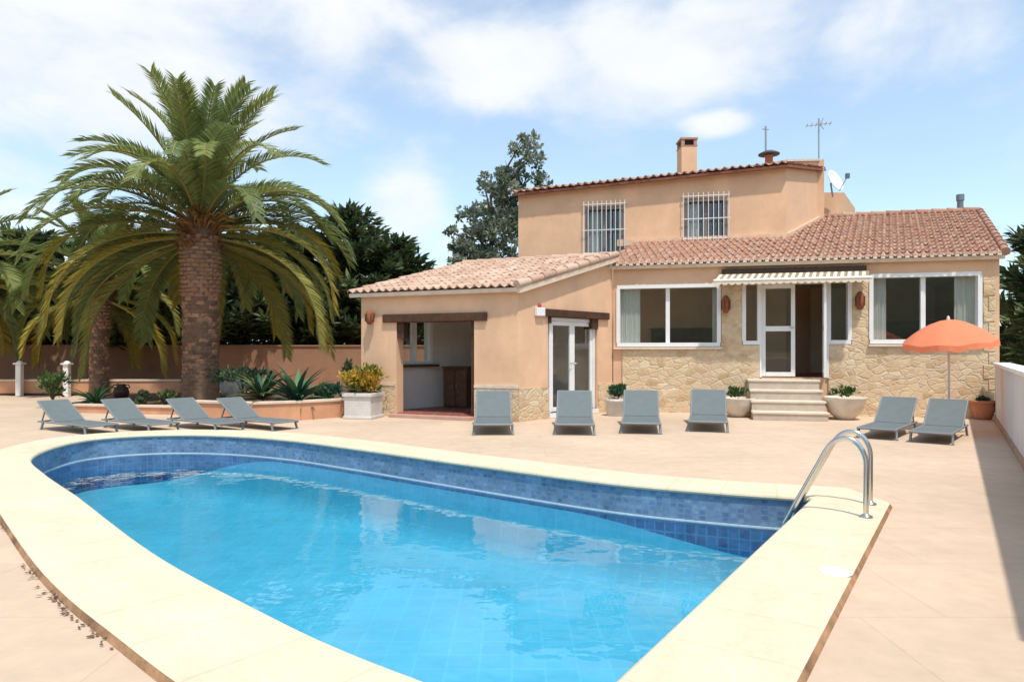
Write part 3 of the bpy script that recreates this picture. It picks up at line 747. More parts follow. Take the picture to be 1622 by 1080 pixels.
# lintels
mb = MB(); a, z1 = AW.uv(608, 505); b, _ = AW.uv(772, 497); AW.box(mb, a, b, opA[3] - .02, opA[3] + .15, -.06, .3); mb.build('wood_lintel', WOOD, villa, bevel=.01)
mb = MB(); a = DW.uv(861); b = DW.uv(962); DW.box(mb, a, b, opD[3] - .02, opD[3] + .13, -.07, .3); mb.build('wood_lintel', WOOD, villa, bevel=.01)
mb = MB(); AW.box(mb, opA[0], opA[0] + .16, opA[3] - .36, opA[3] - .021, .02, .2); mb.build('wood_corbel', WOOD, villa); mb = MB(); DW.box(mb, opD[1] - .22, opD[1], opD[3] - .24, opD[3] - .021, -.03, .2); mb.build('wood_corbel', WOOD, villa); mb = MB(); DW.box(mb, opD[0], opD[0] + .08, opD[3] - .16, opD[3] - .021, -.03, .2); mb.build('wood_corbel', WOOD, villa)
mb = MB(); AW.box(mb, opA[1] - .09, opA[1], .075, opA[3] - .021, .05, .25); mb.build('porch_post', WOOD, villa)
# stone dado
mb = MB(); AW.fill(mb, AW.uv(596), opA[0] - .02, 0, .64, -.04, -.002); mb.build('stone_dado', STONE, villa)
mb = MB(); AW.fill(mb, opA[1] + .02, AW.L + .03, 0, .64, -.04, -.002); DW.fill(mb, -.0, opD[0] - .02, 0, .64, -.04, -.002); mb.build('stone_dado', STONE, villa)
mb = MB(); DW.fill(mb, opD[1] + .02, DW.L, 0, .64, -.04, -.002); mb.build('stone_dado', STONE, villa)
mb = MB(); AW.fill(mb, AW.uv(596), opA[0] - .02, .642, .70, -.05, -.002); mb.build('dado_trim', MORTAR, villa)
mb = MB(); AW.fill(mb, opA[1] + .02, AW.L + .045, .642, .70, -.05, -.002); mb.build('dado_trim', MORTAR, villa)
# annex double door
u0, u1, z0, z1 = opD
mb = MB(); DW.box(mb, u0 + .1, u0 + .16, z0, z1 - .03, .05, .15); DW.box(mb, u1 - .08, u1 - .02, z0, z1 - .03, .05, .15); DW.box(mb, u0 + .16, u1 - .08, z1 - .1, z1 - .03, .05, .15); DW.box(mb, u0, u1, .006, z0, -.05, .2); mb.build('annex_door_frame', WHITE, villa)
um = u0 + .16 + (u1 - u0 - .24) * .5
leaf_door(DW, u0 + .162, um, z0 + .01, z1 - .105, .07, mid=False); leaf_door(DW, um + .004, u1 - .082, z0 + .01, z1 - .105, .071, mid=False, hinge='b')

# --- steps
u0 = FW.uv(1183); u1 = FW.uv(1291)
st = MB(); ed = MB()
for k in range(4):
    z1 = fl - .2 * k - .03; dep = .16 + .30 * (k + 1)
    ua, ub = (u0 - .0, u1 + .0)
    FW.box(st, ua, ub, .003, z1 - .045, -dep, -.045 if k == 0 else -(.16 + .30 * k) - .0)
    FW.box(ed, ua - .02, ub + .02, z1 - .044, z1, -dep - .02, -.045 if k == 0 else -(.16 + .30 * k))
s = st.build('entrance_steps', STEPM, origin=FW.P((u0 + u1) / 2, 0, -.8)); tag(s, 'four broad stone steps leading up to the white front door', 'steps')
ed.build('nosing', STEPEDGE, s, bevel=.008)

# --- awning
a0 = FW.uv(1143); a1 = FW.uv(1370)
aw = empty('awning', FW.P((a0 + a1) / 2, 2.9, -.3), 'narrow cream and brown striped awning over the front door', 'awning')
mb = MB(); FW.box(mb, a0, a1, 2.985, 3.145, -.14, -.037); mb.build('roller_box', mat('roller_box_paint', (.03, .018, .012), .8, .2, 6), aw)
n = 44; c1 = MB()
for k in range(n):
    s0 = a0 - .05 + (a1 - a0 + .1) * k / n; s1 = a0 - .05 + (a1 - a0 + .1) * (k + 1) / n
    pts = [FW.P(s0, 3.03, -.15), FW.P(s1, 3.03, -.15), FW.P(s1 - .12, 2.86, -.62), FW.P(s0 - .12, 2.86, -.62)]
    dn = Vector((0, 0, -.006))
    c1.add(pts + [p + dn for p in pts], [(0, 1, 2, 3), (7, 6, 5, 4)], k % 2)
c1.build('striped_fabric', [mat('awning_cream', (.72, .64, .50), .9, .06, 5), mat('awning_brown', (.30, .22, .14), .9, .08, 5)], aw, fix=False)
mb = MB(); mb.tube([FW.P(a0 - .2, 2.85, -.63), FW.P(a1 - .02, 2.85, -.63)], .03, 8); mb.build('front_bar', CAPM, aw)
mb = MB(); n = 22
for k in range(n):
    s0 = a0 - .17 + (a1 - a0 + .12) * k / n; s1 = s0 + (a1 - a0 + .12) / n
    q = [FW.P(s0, 2.84, -.645), FW.P(s1, 2.84, -.645), FW.P(s1, 2.79, -.645), FW.P((s0 * .3 + s1 * .7), 2.755, -.645), FW.P((s0 * .7 + s1 * .3), 2.755, -.645), FW.P(s0, 2.79, -.645)]
    mb.add(q + [p + FW.n * .004 for p in q], [(0, 1, 2, 3, 4, 5), (11, 10, 9, 8, 7, 6)])
mb.build('valance', mat('awning_valance', (.72, .62, .46), .9, .1, 6), aw, fix=False)
for u in (a0 + .2, a1 - .2):
    mb = MB(); mb.bar(FW.P(u, 2.96, -.08), FW.P(u - .05, 2.83, -.6), .03, .03); mb.build('folding_arm', ALU, aw)

# --- wall lamps
def wall_lamp(W, px, py, label, sc=1.0):
    u, z = W.uv(px, py); o = empty('wall_lamp', W.P(u, z - .16, -.04), label, 'wall lamp', 'rust coloured wall lamps')
    p = W.P(u, z, -.13)
    mb = MB(); mb.lathe(p, [(.0, -.19 * sc), (.05, -.18 * sc), (.085, -.1 * sc), (.09, .08 * sc), (.065, .15 * sc), (.03, .19 * sc), (0, .2 * sc)], 14); mb.build('lamp_shade', LAMPM, o)
    mb = MB()
    for k in range(6):
        a = k * math.pi / 3; mb.tube([p + Vector((.092 * math.cos(a), .092 * math.sin(a), -.11 * sc)), p + Vector((.097 * math.cos(a), .097 * math.sin(a), .09 * sc))], .008, 5)
    mb.build('lamp_rib', WOOD, o)
    mb = MB(); W.box(mb, u - .05, u + .05, z - .1, z + .1, -.06, -.036); mb.bar(W.P(u, z + .05, -.05), p + Vector((0, 0, .05)), .025, .025); mb.build('wall_plate', LAMPM, o)
wall_lamp(FW, 1149, 483, 'rusty round wall lamp between the left picture window and the front door')
wall_lamp(FW, 1360, 477, 'rusty round wall lamp between the front door and the right picture window')
wall_lamp(AW, 591, 503, 'small terracotta wall lamp on the annex wall left of the porch opening', .8)
# alarm box
u, z = DW.uv(853, 492); o = empty('alarm_box', DW.P(u, z - .1, 0), 'small white alarm box with a red light on the annex wall beside the wooden lintel', 'alarm box')
mb = MB(); DW.box(mb, u - .13, u + .13, z - .11, z + .06, -.075, -.001); mb.build('housing', WHITE, o, bevel=.012)
mb = MB(); mb.lathe(DW.P(u, z + .06, -.035), [(.035, 0), (.035, .05), (.02, .075), (0, .08)], 12); mb.build('beacon', mat('red_beacon', (.45, .04, .06), .4, .05), o)

# --- antennas, dish, cowl
GALV = mat('galvanised_metal', (.36, .40, .42), .5, .1, 6, 0, metal=.5)
p = AT(1297, 262, 18.6)
o = empty('tv_antenna', p, 'tall thin television antenna with cross rods above the gable wall', 'antenna')
mb = MB(); tp = AT(1297, 188, 18.6); mb.tube([p + Vector((0, 0, -.1)), tp], .022, 6); mb.build('mast', GALV, o)
mb = MB(); q = AT(1297, 198, 18.6); mb.tube([q + Vector((-.3, .1, 0)), q + Vector((.3, -.1, .02))], .014, 5)
for k in range(6):
    c = q + Vector((-.28 + k * .11, .09 - k * .036, .01)); mb.tube([c + Vector((-.05, -.16, 0)), c + Vector((.05, .16, 0))], .008, 4)
for s_ in (-1, 1): mb.tube([q + Vector((.02, 0, .03)), q + Vector((.13, 0, .03 + .15 * s_))], .01, 4)
mb.build('antenna_rod', GALV, o)
p = AT(1213, 255, 18.9); tp = AT(1213, 203, 18.9)
o = empty('aerial_mast', p, 'short thin aerial mast between the chimney and the gable wall', 'antenna')
mb = MB(); mb.tube([p + Vector((0, 0, -.3)), tp], .02, 6); mb.build('mast', GALV, o)
mb = MB(); mb.tube([tp + Vector((-.1, 0, -.03)), tp + Vector((.1, .05, -.03))], .014, 5); mb.tube([tp + Vector((0, 0, -.6)), tp + Vector((.0, .0, .05))], .028, 5); mb.build('antenna_rod', GALV, o)
p = AT(1218, 256, 18.2)
o = empty('chimney_cowl', p, 'dark flat topped roof cowl at the foot of the short aerial mast', 'roof vent')
mb = MB(); mb.lathe(p + Vector((0, 0, -.25)), [(.1, 0), (.1, .37), (.12, .37), (.12, .40), (0, .40)], 12); mb.build('pipe', CLAY, o)
mb = MB(); mb.lathe(p, [(0, .2), (.27, .17), (.27, .2), (.13, .27), (0, .3)], 14); mb.build('hood', mat('dark_hood', (.10, .10, .11), .7), o)
p = AT(1319, 306, 19.2)
o = empty('satellite_dish', p, 'white satellite dish standing on the low rear wing behind the gable', 'satellite dish')
c = AT(1320, 288, 19.1); M = Matrix.Translation(c) @ Matrix.Rotation(rad(35), 4, 'Z') @ Matrix.Rotation(rad(68), 4, 'X')
mb = MB(); prof = [(r * .31, .08 * r * r) for r in (0, .2, .4, .6, .8, 1)]; mb.lathe((0, 0, 0), prof + [(.32, .08), (.31, .06)] + [(r * .31, .08 * r * r - .015) for r in (.8, .4, 0)], 24)
mb.v = [M @ v for v in mb.v]; mb.build('reflector', WHITE, o)
mb = MB(); mb.tube([p + Vector((0, 0, -.1)), p + Vector((0, .12, .3)), c + Vector((0, .06, 0))], .025, 6); mb.tube([M @ Vector((0, -.33, .05)), M @ Vector((0, -.1, .38))], .012, 5); mb.build('dish_mount', GALV, o)
mb = MB(); mb.box(M @ Vector((0, -.08, .4)), (.09, .09, .13)); mb.build('receiver', mat('receiver_plastic', (.12, .13, .14), .5), o)

# ------------------------------------------------------------------ parapet wall
pd = Vector((.536, .844, 0)).normalized(); pe = G(1578, 668) + pd * .45; ps = pe - pd * 13.0
PW = Wall((ps.x, ps.y), (pe.x, pe.y))        # inward normal points to the left of travel
mb = MB(); PW.box(mb, 0, PW.L, 0, 1.08, -.2, 0); o = mb.build('parapet_wall', WHITEWALL, origin=ps); tag(o, 'low whitewashed boundary wall with flat cap running along the right of the terrace', 'wall')
mb = MB(); PW.box(mb, -.03, PW.L, 1.081, 1.14, -.24, .04); mb.build('wall_cap', CAPM, o, bevel=.01)
mb = MB(); PW.box(mb, 0, PW.L, .004, .11, .001, .02); mb.build('wall_foot_shade', mat('tan_foot_shade', (.42, .27, .18), .9, .15, 5), o)  # tan strip paints the narrow shadow along the foot of the wall

# ------------------------------------------------------------------ ladder rails
b1 = g(1371, 821); b2 = g(1379, 797); into = Vector((-.845, .535, 0))
lad = empty('pool_ladder', (b1 + b2) / 2, 'polished steel pool ladder with two curved handrails on the cream coping', 'pool ladder')
sp = (b2 - b1); sp.normalize()
mid = (b1 + b2) / 2
for s_ in (-.27, .27):
    b = mid + sp * s_
    path = [(0, -.02), (0, .30), (.0, .44), (.02, .52), (.06, .585), (.12, .62), (.19, .615), (.25, .575), (.30, .50), (.36, .38), (.585, -.06), (.625, -.16), (.635, -.3), (.635, -.95)]
    pts = curve([b + into * t_ + Vector((0, 0, z_)) for t_, z_ in path], 4)
    mb = MB(); mb.tube(pts, .021, 10); r_ = mb.build('handrail', STEEL, lad)
    mb = MB(); mb.lathe(b, [(.05, 0), (.05, .012), (.025, .025), (.0215, .03)], 14); mb.build('base_flange', STEEL, r_)
for z_ in (-.45, -.72, -.98):
    mb = MB(); a = mid + into * .635 + Vector((0, 0, z_)); mb.bar(a - sp * .27, a + sp * .27, .08, .03); mb.build('rung', STEEL, lad)
# skimmer lid
p = g(1323, 905); mb = MB(); mb.lathe(p, [(.085, 0), (.085, .005), (.078, .007), (.03, .008), (.028, .006), (0, .006)], 32)
o = mb.build('skimmer_lid', mat('white_plastic', (.86, .86, .84), .4, .03), origin=p); tag(o, 'round white skimmer lid set into the cream coping near the ladder', 'skimmer lid')
mb = MB(); mb.lathe(p, [(.097, 0), (.097, .003), (.087, .004), (.087, 0)], 32); mb.build('lid_ring', mat('lid_ring_plastic', (.70, .68, .62), .5), o)

# ------------------------------------------------------------------ sun loungers
def make_lounger():
    o = empty('sun_lounger')
    W_, H_, S_, Bk = .62, .175, 1.2, .78; ba = rad(34)       # x across, +y towards the head
    hy, hz = S_ + Bk * math.cos(ba), H_ + Bk * math.sin(ba)
    x = W_ / 2
    mb = MB()
    for s in (-1, 1):
        mb.tube([(s * x, 0.03, H_ - .03), (s * x, .0, H_), (s * x, .05, H_ + .006), (s * x, S_ + .62, H_)], .019, 8)
    mb.tube([(-x, .0, H_), (x, .0, H_)], .018, 8); mb.tube([(-x, S_ + .6, H_), (x, S_ + .6, H_)], .016, 8); mb.tube([(-x, S_, H_), (x, S_, H_)], .014, 8)
    mb.build('frame', ALU, o)
    for s in (-1, 1):
        for yy, dy in ((.10, -.05), (S_ + .42, .06)):
            mb = MB(); mb.bar((s * x, yy, H_), (s * (x + .01), yy + dy, .012), .034, .034); mb.box((s * (x + .01), yy + dy, .01), (.045, .045, .02)); mb.build('leg', ALU, o)
    def sling(y0, z0, y1, z1, sag):
        mb = MB(); n = 8; vs = []
        for i in range(n + 1):
            u = i / n; zz = z0 + (z1 - z0) * u + .012; yy = y0 + (y1 - y0) * u
            for j in range(5):
                v = j / 4; vs.append((-x + .005 + (W_ - .01) * v, yy, zz - sag * math.sin(math.pi * u) * math.sin(math.pi * v)))
        fs = [(i * 5 + j, i * 5 + j + 1, i * 5 + j + 6, i * 5 + j + 5) for i in range(n) for j in range(4)]
        mb.add(vs, fs, 0, True); mb.add([Vector(v) + Vector((0, 0, -.008)) for v in vs], [tuple(reversed(f)) for f in fs], 0, True); return mb
    sling(.0, H_ + .004, S_, H_ + .004, .03).build('seat', SLING, o, fix=False)
    b = sling(S_ + .01, H_ + .008, hy, hz, .02).build('backrest', SLING, o, fix=False)
    mb = MB()
    for s in (-1, 1):
        mb.tube([(s * x, S_, H_ + .006), (s * x, hy, hz)], .017, 8)
        mb.bar((s * (x - .04), S_ + .55, H_), (s * (x - .04), S_ + .5 * math.cos(ba), H_ + .5 * math.sin(ba) - .01), .022, .022)
    mb.tube([(-x, hy, hz), (x, hy, hz)], .017, 8); mb.build('back_frame', ALU, b)
    return o
lproto = make_lounger()
def place_lounger(p, rz, label, group, first=[True]):
    o = lproto if first[0] else copy_tree(lproto); first[0] = False
    o.location = (p.x, p.y, p.z); o.rotation_euler.z = rz; tag(o, label, 'sun lounger', group)
    return o
gf = 'grey sun loungers facing the pool in front of the house'
for (px, py), rz, lb in (((781, 691), 1.5, 'grey sun lounger before the stone corner of the annex, leftmost of the front row'),
                         ((911, 691), -5, 'grey sun lounger standing in front of the white annex door'),
                         ((1017, 689), -10.5, 'grey sun lounger right of the annex, below the left picture window'),
                         ((1124, 686), -16, 'grey sun lounger nearest to the front steps, beside the round cream bowl planter')):
    p = G(px, py); p.y += .1; place_lounger(p, rad(rz), lb, gf)
gr = 'grey sun loungers under the coral parasol'
for (px, py), rz, lb in (((1388, 696), -40, 'grey sun lounger left of the parasol pole, nearer the bowl planter by the steps'),
                         ((1474, 703), -40, 'grey sun lounger beneath the coral parasol, nearest to the white boundary wall')):
    place_lounger(G(px, py), rad(rz), lb, gr).scale = (.86, .9, .92)
gl_ = 'grey sun loungers by the flower bed left of the palm'
for (px, py), rz, lb in (((163, 687), 58, 'grey sun lounger at the far left, first of the row by the palm bed'),
                         ((262, 684), 56, 'grey sun lounger second from the left in the row by the palm bed'),
                         ((366, 683), 54, 'grey sun lounger right in front of the palm trunk'),
                         ((454, 681), 56, 'grey sun lounger right of the palm trunk, closest to the square planter')):
    place_lounger(G(px, py), rad(rz), lb, gl_).scale = (.8, .9, .8)

# ------------------------------------------------------------------ parasol
pb = G(1503, 682)
par = empty('parasol', pb, 'coral orange beach parasol tilted over two grey loungers by the white wall', 'parasol')
top = AT(1502, 506, pb.y + .05)
mb = MB(); mb.tube([pb + Vector((0, 0, .05)), pb + Vector((0, 0, 1.1)), top + Vector((0, 0, .03))], .019, 8); mb.build('pole', POLE, par)
mb = MB(); mb.lathe(pb, [(.0, 0), (.24, 0), (.25, .03), (.22, .07), (.05, .09), (.035, .28), (.0, .28)], 20); mb.build('base', CONCRETE, par)
Mx = Matrix.Translation(top) @ Matrix.Rotation(rad(-6), 4, 'Y') @ Matrix.Rotation(rad(4), 4, 'X')
n = 8; Rp = .72; sg = 4; rings = [0, .18, .4, .62, .82, 1.0]
def cz(r, ph):     # dome that sags between ribs
    sc = .5 - .5 * math.cos(ph * n)      # 0 on a rib, 1 between
    return -.36 * r ** 1.75 + .035 * sc * r * r * -1 + .0
vsx = []
for r in rings:
    for k in range(n * sg):
        a = 2 * math.pi * k / (n * sg); scl = 1 - .035 * (.5 - .5 * math.cos(a * n)) * r
        vsx.append(Mx @ Vector((Rp * r * scl * math.cos(a), Rp * r * scl * math.sin(a), cz(r, a))))
mb = MB(); q = n * sg
mb.add(vsx, [(i * q + j, i * q + (j + 1) % q, (i + 1) * q + (j + 1) % q, (i + 1) * q + j) for i in range(len(rings) - 1) for j in range(q)], 0, True)
can = mb.build('canopy', RED, par, fix=False)
mb = MB(); vs2 = []
for j in range(q):
    a = 2 * math.pi * j / q; b = vsx[(len(rings) - 1) * q + j]; vs2 += [b, b + (Mx.to_3x3() @ Vector((.01 * math.cos(a), .01 * math.sin(a), -.10 - .015 * math.cos(a * n * 2))))]
mb.add(vs2, [(2 * j, 2 * ((j + 1) % q), 2 * ((j + 1) % q) + 1, 2 * j + 1) for j in range(q)]); mb.build('valance', RED, can, fix=False)
for k in range(n):
    a = 2 * math.pi * k / n; mb = MB(); mb.tube([Mx @ Vector((Rp * r * math.cos(a), Rp * r * math.sin(a), cz(r, a) - .012)) for r in rings], .006, 5); mb.build('rib', POLE, par)
mb = MB(); mb.lathe(top, [(.03, -.01), (.025, .03), (.012, .06), (0, .065)], 10); mb.build('finial', POLE, par)

# ------------------------------------------------------------------ leaves and plants
def rv(): 
    while True:
        v = Vector((R.uniform(-1, 1), R.uniform(-1, 1), R.uniform(-1, 1)))
        if .05 < v.length < 1: return v
def leaf(mb, p, d, up, l, w, mi=0, bend=.15):
    d = d.normalized(); x = d.cross(up)
    if x.length < 1e-3: x = d.cross(Vector((1, 0, 0)))
    x.normalize(); x *= w / 2; n = x.cross(d).normalized()
    m_ = p + d * l * .5 + n * (bend * l * .3); e = p + d * l
    mb.add([p, m_ + x, e, m_ - x], [(0, 1, 2, 3)], mi)
def cloud(mb, c, rx, n, size, mi=0, shell=.5, updir=.4, asp=.45, mis=None):
    c = Vector(c)
    for _ in range(n):
        v = rv(); v = v.normalized() * (shell + (1 - shell) * R.random() ** .7)
        p = c + Vector((v.x * rx[0], v.y * rx[1], v.z * rx[2]))
        d = v * .6 + rv() * .9 + Vector((0, 0, updir)); s = size * R.uniform(.6, 1.3)
        leaf(mb, p, d, rv(), s, s * asp, R.choice(mis) if mis else mi)
LG = [leafmat('dark_foliage', (.055, .082, .036)), leafmat('mid_foliage', (.088, .125, .052)), leafmat('light_foliage', (.15, .19, .08))]
EU = [leafmat('grey_green_leaf', (.19, .23, .17), trans=.35), leafmat('pale_green_leaf', (.27, .31, .23), trans=.35), leafmat('deep_green_leaf', (.12, .16, .10), trans=.35)]
SH = [leafmat('shrub_green', (.05, .11, .028)), leafmat('shrub_light', (.11, .19, .05)), leafmat('blue_green', (.035, .10, .065))]
YL = [leafmat('yellow_leaf', (.55, .33, .03)), leafmat('lime_leaf', (.26, .26, .03)), leafmat('olive_leaf', (.11, .14, .03)), leafmat('orange_leaf', (.50, .20, .03))]

def limb_tree(name, base, h, trunk_r, clumps, leafsize, per, mats, label, group=None, asp=.4, updir=.3, cat='tree', shell=.35):
    base = Vector(base); o = empty(name, base, label, cat, group)
    mb = MB(); tops = max(c[0][2] for c in clumps)
    pts = [base + Vector((0, 0, -.05))]
    for k in range(1, 7): pts.append(base + Vector((R.uniform(-.08, .08) * h * .1, R.uniform(-.08, .08) * h * .1, h * .8 * k / 6)))
    mb.tube(pts, [trunk_r * (1 - .13 * k) for k in range(7)], 9)
    for c, r in clumps:
        c = base + Vector(c); j = min(range(len(pts)), key=lambda i: (pts[i] - (c - Vector((0, 0, .8 * (c - base).xy.length + .3)))).length)
        a = pts[max(1, j)]; m_ = a.lerp(c, .5) + Vector((R.uniform(-.1, .1), R.uniform(-.1, .1), -.05 * (c - a).length))
        mb.tube([a, m_, c], [trunk_r * .34, trunk_r * .2, trunk_r * .06], 6)
        for _ in range(3):
            e = c + Vector([v * rr * .8 for v, rr in zip(rv(), (r if isinstance(r, tuple) else (r, r, r)))]); mb.tube([m_.lerp(c, .6), e], [trunk_r * .1, trunk_r * .03], 4)
    mb.build('trunk', BARK, o)
    mb = MB()
    for c, r in clumps:
        r = r if isinstance(r, tuple) else (r, r, r); vol = r[0] * r[1] * r[2]
        nn = int(per * vol ** .8); sub = max(3, int(nn / 45))
        base_m = R.choice([0, 0, 1, 1, 2]) if len(mats) > 2 else 0
        for _ in range(sub):
            v = rv().normalized() * (shell + (1 - shell) * R.random()); cc_ = base + Vector(c) + Vector((v.x * r[0], v.y * r[1], v.z * r[2])); sr = (vol ** .333) * R.uniform(.2, .36)
            mi = R.choice([base_m, base_m, R.randrange(len(mats))])
            cloud(mb, cc_, (sr, sr, sr * .7), 45, leafsize, mi, .2, updir, asp)
    mb.build('crown', mats, o, fix=False)
    return o

# dark pines behind the garden wall
def pine(base, h, wdt, label, group, seed, zs=.6):
    base = Vector(base); o = empty('pine_tree', base, label, 'tree', group)
    rr = random.Random(seed); mb = MB()
    mb.tube([base + Vector((0, 0, -.05)), base + Vector((.1, 0, h * .4)), base + Vector((0, .1, h * .95))], [.2, .15, .03], 8)
    cr = MB(); lev = int(h / .36)
    for k in range(lev):
        f = k / lev; z = zs + (h - zs) * f; rad_ = wdt * (1 - f ** 2.2) ** .8 * rr.uniform(.75, 1.15) + .15
        for b in range(rr.randint(6, 8)):
            a = rr.uniform(0, 6.283); L = rad_ * rr.uniform(.65, 1.12); dz = L * rr.uniform(.0, .35)
            p0_ = base + Vector((0, 0, z)); tip_ = p0_ + Vector((math.cos(a) * L, math.sin(a) * L, dz)); mdl = p0_.lerp(tip_, .5) + Vector((0, 0, -.1 * L))
            mb.tube([p0_, mdl, tip_], [.035, .022, .008], 4, caps=False)
            mi = rr.choice([0, 0, 0, 1, 1, 2])
            for q_ in range(int(38 * L) + 14):
                u = rr.uniform(.2, 1.02); c_ = p0_.lerp(mdl, u * 2) if u < .5 else mdl.lerp(tip_, u * 2 - 1)
                off = Vector((rr.uniform(-1, 1), rr.uniform(-1, 1), rr.uniform(-.5, .7))) * .22 * (1.2 - .5 * u)
                dd = Vector((math.cos(a), math.sin(a), .3)) * .6 + off * 4
                leaf(cr, c_ + off * .6, dd, Vector((rr.uniform(-1, 1), rr.uniform(-1, 1), 1)), rr.uniform(.26, .50), rr.uniform(.09, .17), mi)
    mb.build('trunk', BARK, o); cr.build('crown', LG, o, fix=False)
    return o
gp = 'dark evergreen trees along the rear garden wall'
specs = [(-20.0, 25.0, 6.1, 3.3, 'dark pine at the far left edge behind the palms'), (-17.3, 24.9, 5.6, 3.3, 'dark pine left of the big palm above the garden wall'),
         (-13.4, 25.0, 5.7, 3.3, 'dark pine hidden behind the left half of the palm crown'), (-10.8, 24.9, 5.5, 3.1, 'dark pine standing right behind the palm trunk'),
         (-8.3, 26.0, 5.9, 2.5, 'dark pine just right of the palm trunk'), (-6.2, 26.4, 6.8, 2.3, 'tall dark pine showing its top right of the palm crown'),
         (-4.5, 26.2, 5.6, 1.8, 'dark pine with spiky edge beside the annex roof')]
for i, (x, y, h, wd, lb) in enumerate(specs): pine((x, y, 0), h, wd, lb, gp, 40 + i, 1.75)
pine((14.9, 18.3, 0), 4.9, 1.9, 'dark conifer rising over the white wall at the right edge', 'dark conifers beyond the boundary wall', 71)
pine((13.2, 15.6, 0), 3.6, 1.5, 'low dark conifer close behind the boundary wall by the house corner', 'dark conifers beyond the boundary wall', 72)
pine((17.5, 21.5, 0), 5.8, 2.4, 'rear dark conifer partly hidden at the right edge', 'dark conifers beyond the boundary wall', 73)
# dense dark hedge behind the garden wall
mb = MB()
for k in range(60):
    x = -24 + k * .38; cloud(mb, (x, 27.2 + R.uniform(-.3, .3), 1.7 + R.uniform(-.2, .4)), (.75, .7, 1.9), 190, .36, 0, .15, .2, .4, [0, 0, 0, 1])
o = mb.build('hedge', LG, origin=(-13, 27.2, 0), fix=False); tag(o, 'long dark hedge filling the gap behind the rear garden wall', 'hedge')

# airy tree behind the house
cl = []
for (px, py, r) in ((826, 235, .75), (850, 250, .8), (812, 265, .8), (838, 280, .95), (862, 290, .55), (805, 300, .85), (770, 305, .65), (762, 330, .7), (795, 335, 1.1), (755, 360, .8), (725, 385, .75), (780, 375, 1.2), (745, 410, .9), (800, 410, 1.2), (715, 365, .35), (728, 425, .8), (845, 320, .7), (800, 282, 1.0), (775, 348, 1.2), (742, 345, .6), (822, 330, 1.0), (735, 402, 1.0), (772, 402, 1.2), (815, 362, 1.2)):
    p = AT(px, py, 30); cl.append(((p.x + .9, R.uniform(-1, 1), p.z), r * .92))
limb_tree('poplar_tree', (-.9, 30, 0), 10, .26, cl, .19, 620, EU, 'tall airy grey green tree rising behind the left end of the house', asp=.62, shell=.25)

# palms
FR = [leafmat('palm_green', (.22, .26, .08), .3, .4), leafmat('palm_deep_green', (.16, .21, .075), .3, .4), leafmat('palm_olive', (.30, .28, .07), .25, .3), leafmat('palm_yellow', (.36, .27, .04), .25, .3), leafmat('palm_rachis', (.26, .22, .07), .2, .1)]
def frond(mb, base, az_, el0, L, droop, mi, rr, lw=.042, ll=.54, tipmi=None, nst=78):
    n = 16; pts = [base.copy()]; e = el0; a = az_; tw = rr.uniform(-.25, .25)
    for i in range(n):
        st = L / n; pts.append(pts[-1] + Vector((math.cos(e) * math.cos(a), math.cos(e) * math.sin(a), math.sin(e))) * st)
        e -= droop / n * (.35 + 1.3 * i / n); a += tw / n; e = max(e, -1.45)
    mb.tube(pts, [.035 * (1 - .85 * i / n) + .004 for i in range(n + 1)], 5, 4, caps=False)
    roll = rr.uniform(-.5, .5)
    for i in range(nst):
        u = .13 + .87 * (i + rr.random() * .5) / nst
        f = u * n; j = min(n - 1, int(f)); p = pts[j].lerp(pts[j + 1], f - j); tg = (pts[j + 1] - pts[j]).normalized()
        side = tg.cross(Vector((0, 0, 1)))
        if side.length < .05: side = Vector((-math.sin(a), math.cos(a), 0))
        side.normalize(); upv = side.cross(tg)
        prof = (min(1, (u - .06) * 4) * (1 - max(0, u - .5) * .95)); l = ll * prof * rr.uniform(.85, 1.1) + .06
        for s in (-1, 1):
            sd = side * s * math.cos(roll * .4) + upv * (.38 + rr.uniform(-.12, .12))
            fw = .55 + .8 * u
            d = (sd + tg * fw).normalized(); d1 = (d + Vector((0, 0, -.28))).normalized()
            wv = tg.cross(d).cross(d).normalized() * lw * .5
            m_ = p + d * l * .5; e_ = m_ + d1 * l * .5
            mm_ = tipmi if (tipmi is not None and u > .62 + rr.uniform(-.1, .1)) else mi
            mb.add([p - wv * .5, p + wv * .5, m_ + wv, m_ - wv, e_], [(0, 1, 2, 3), (3, 2, 4)], mm_)
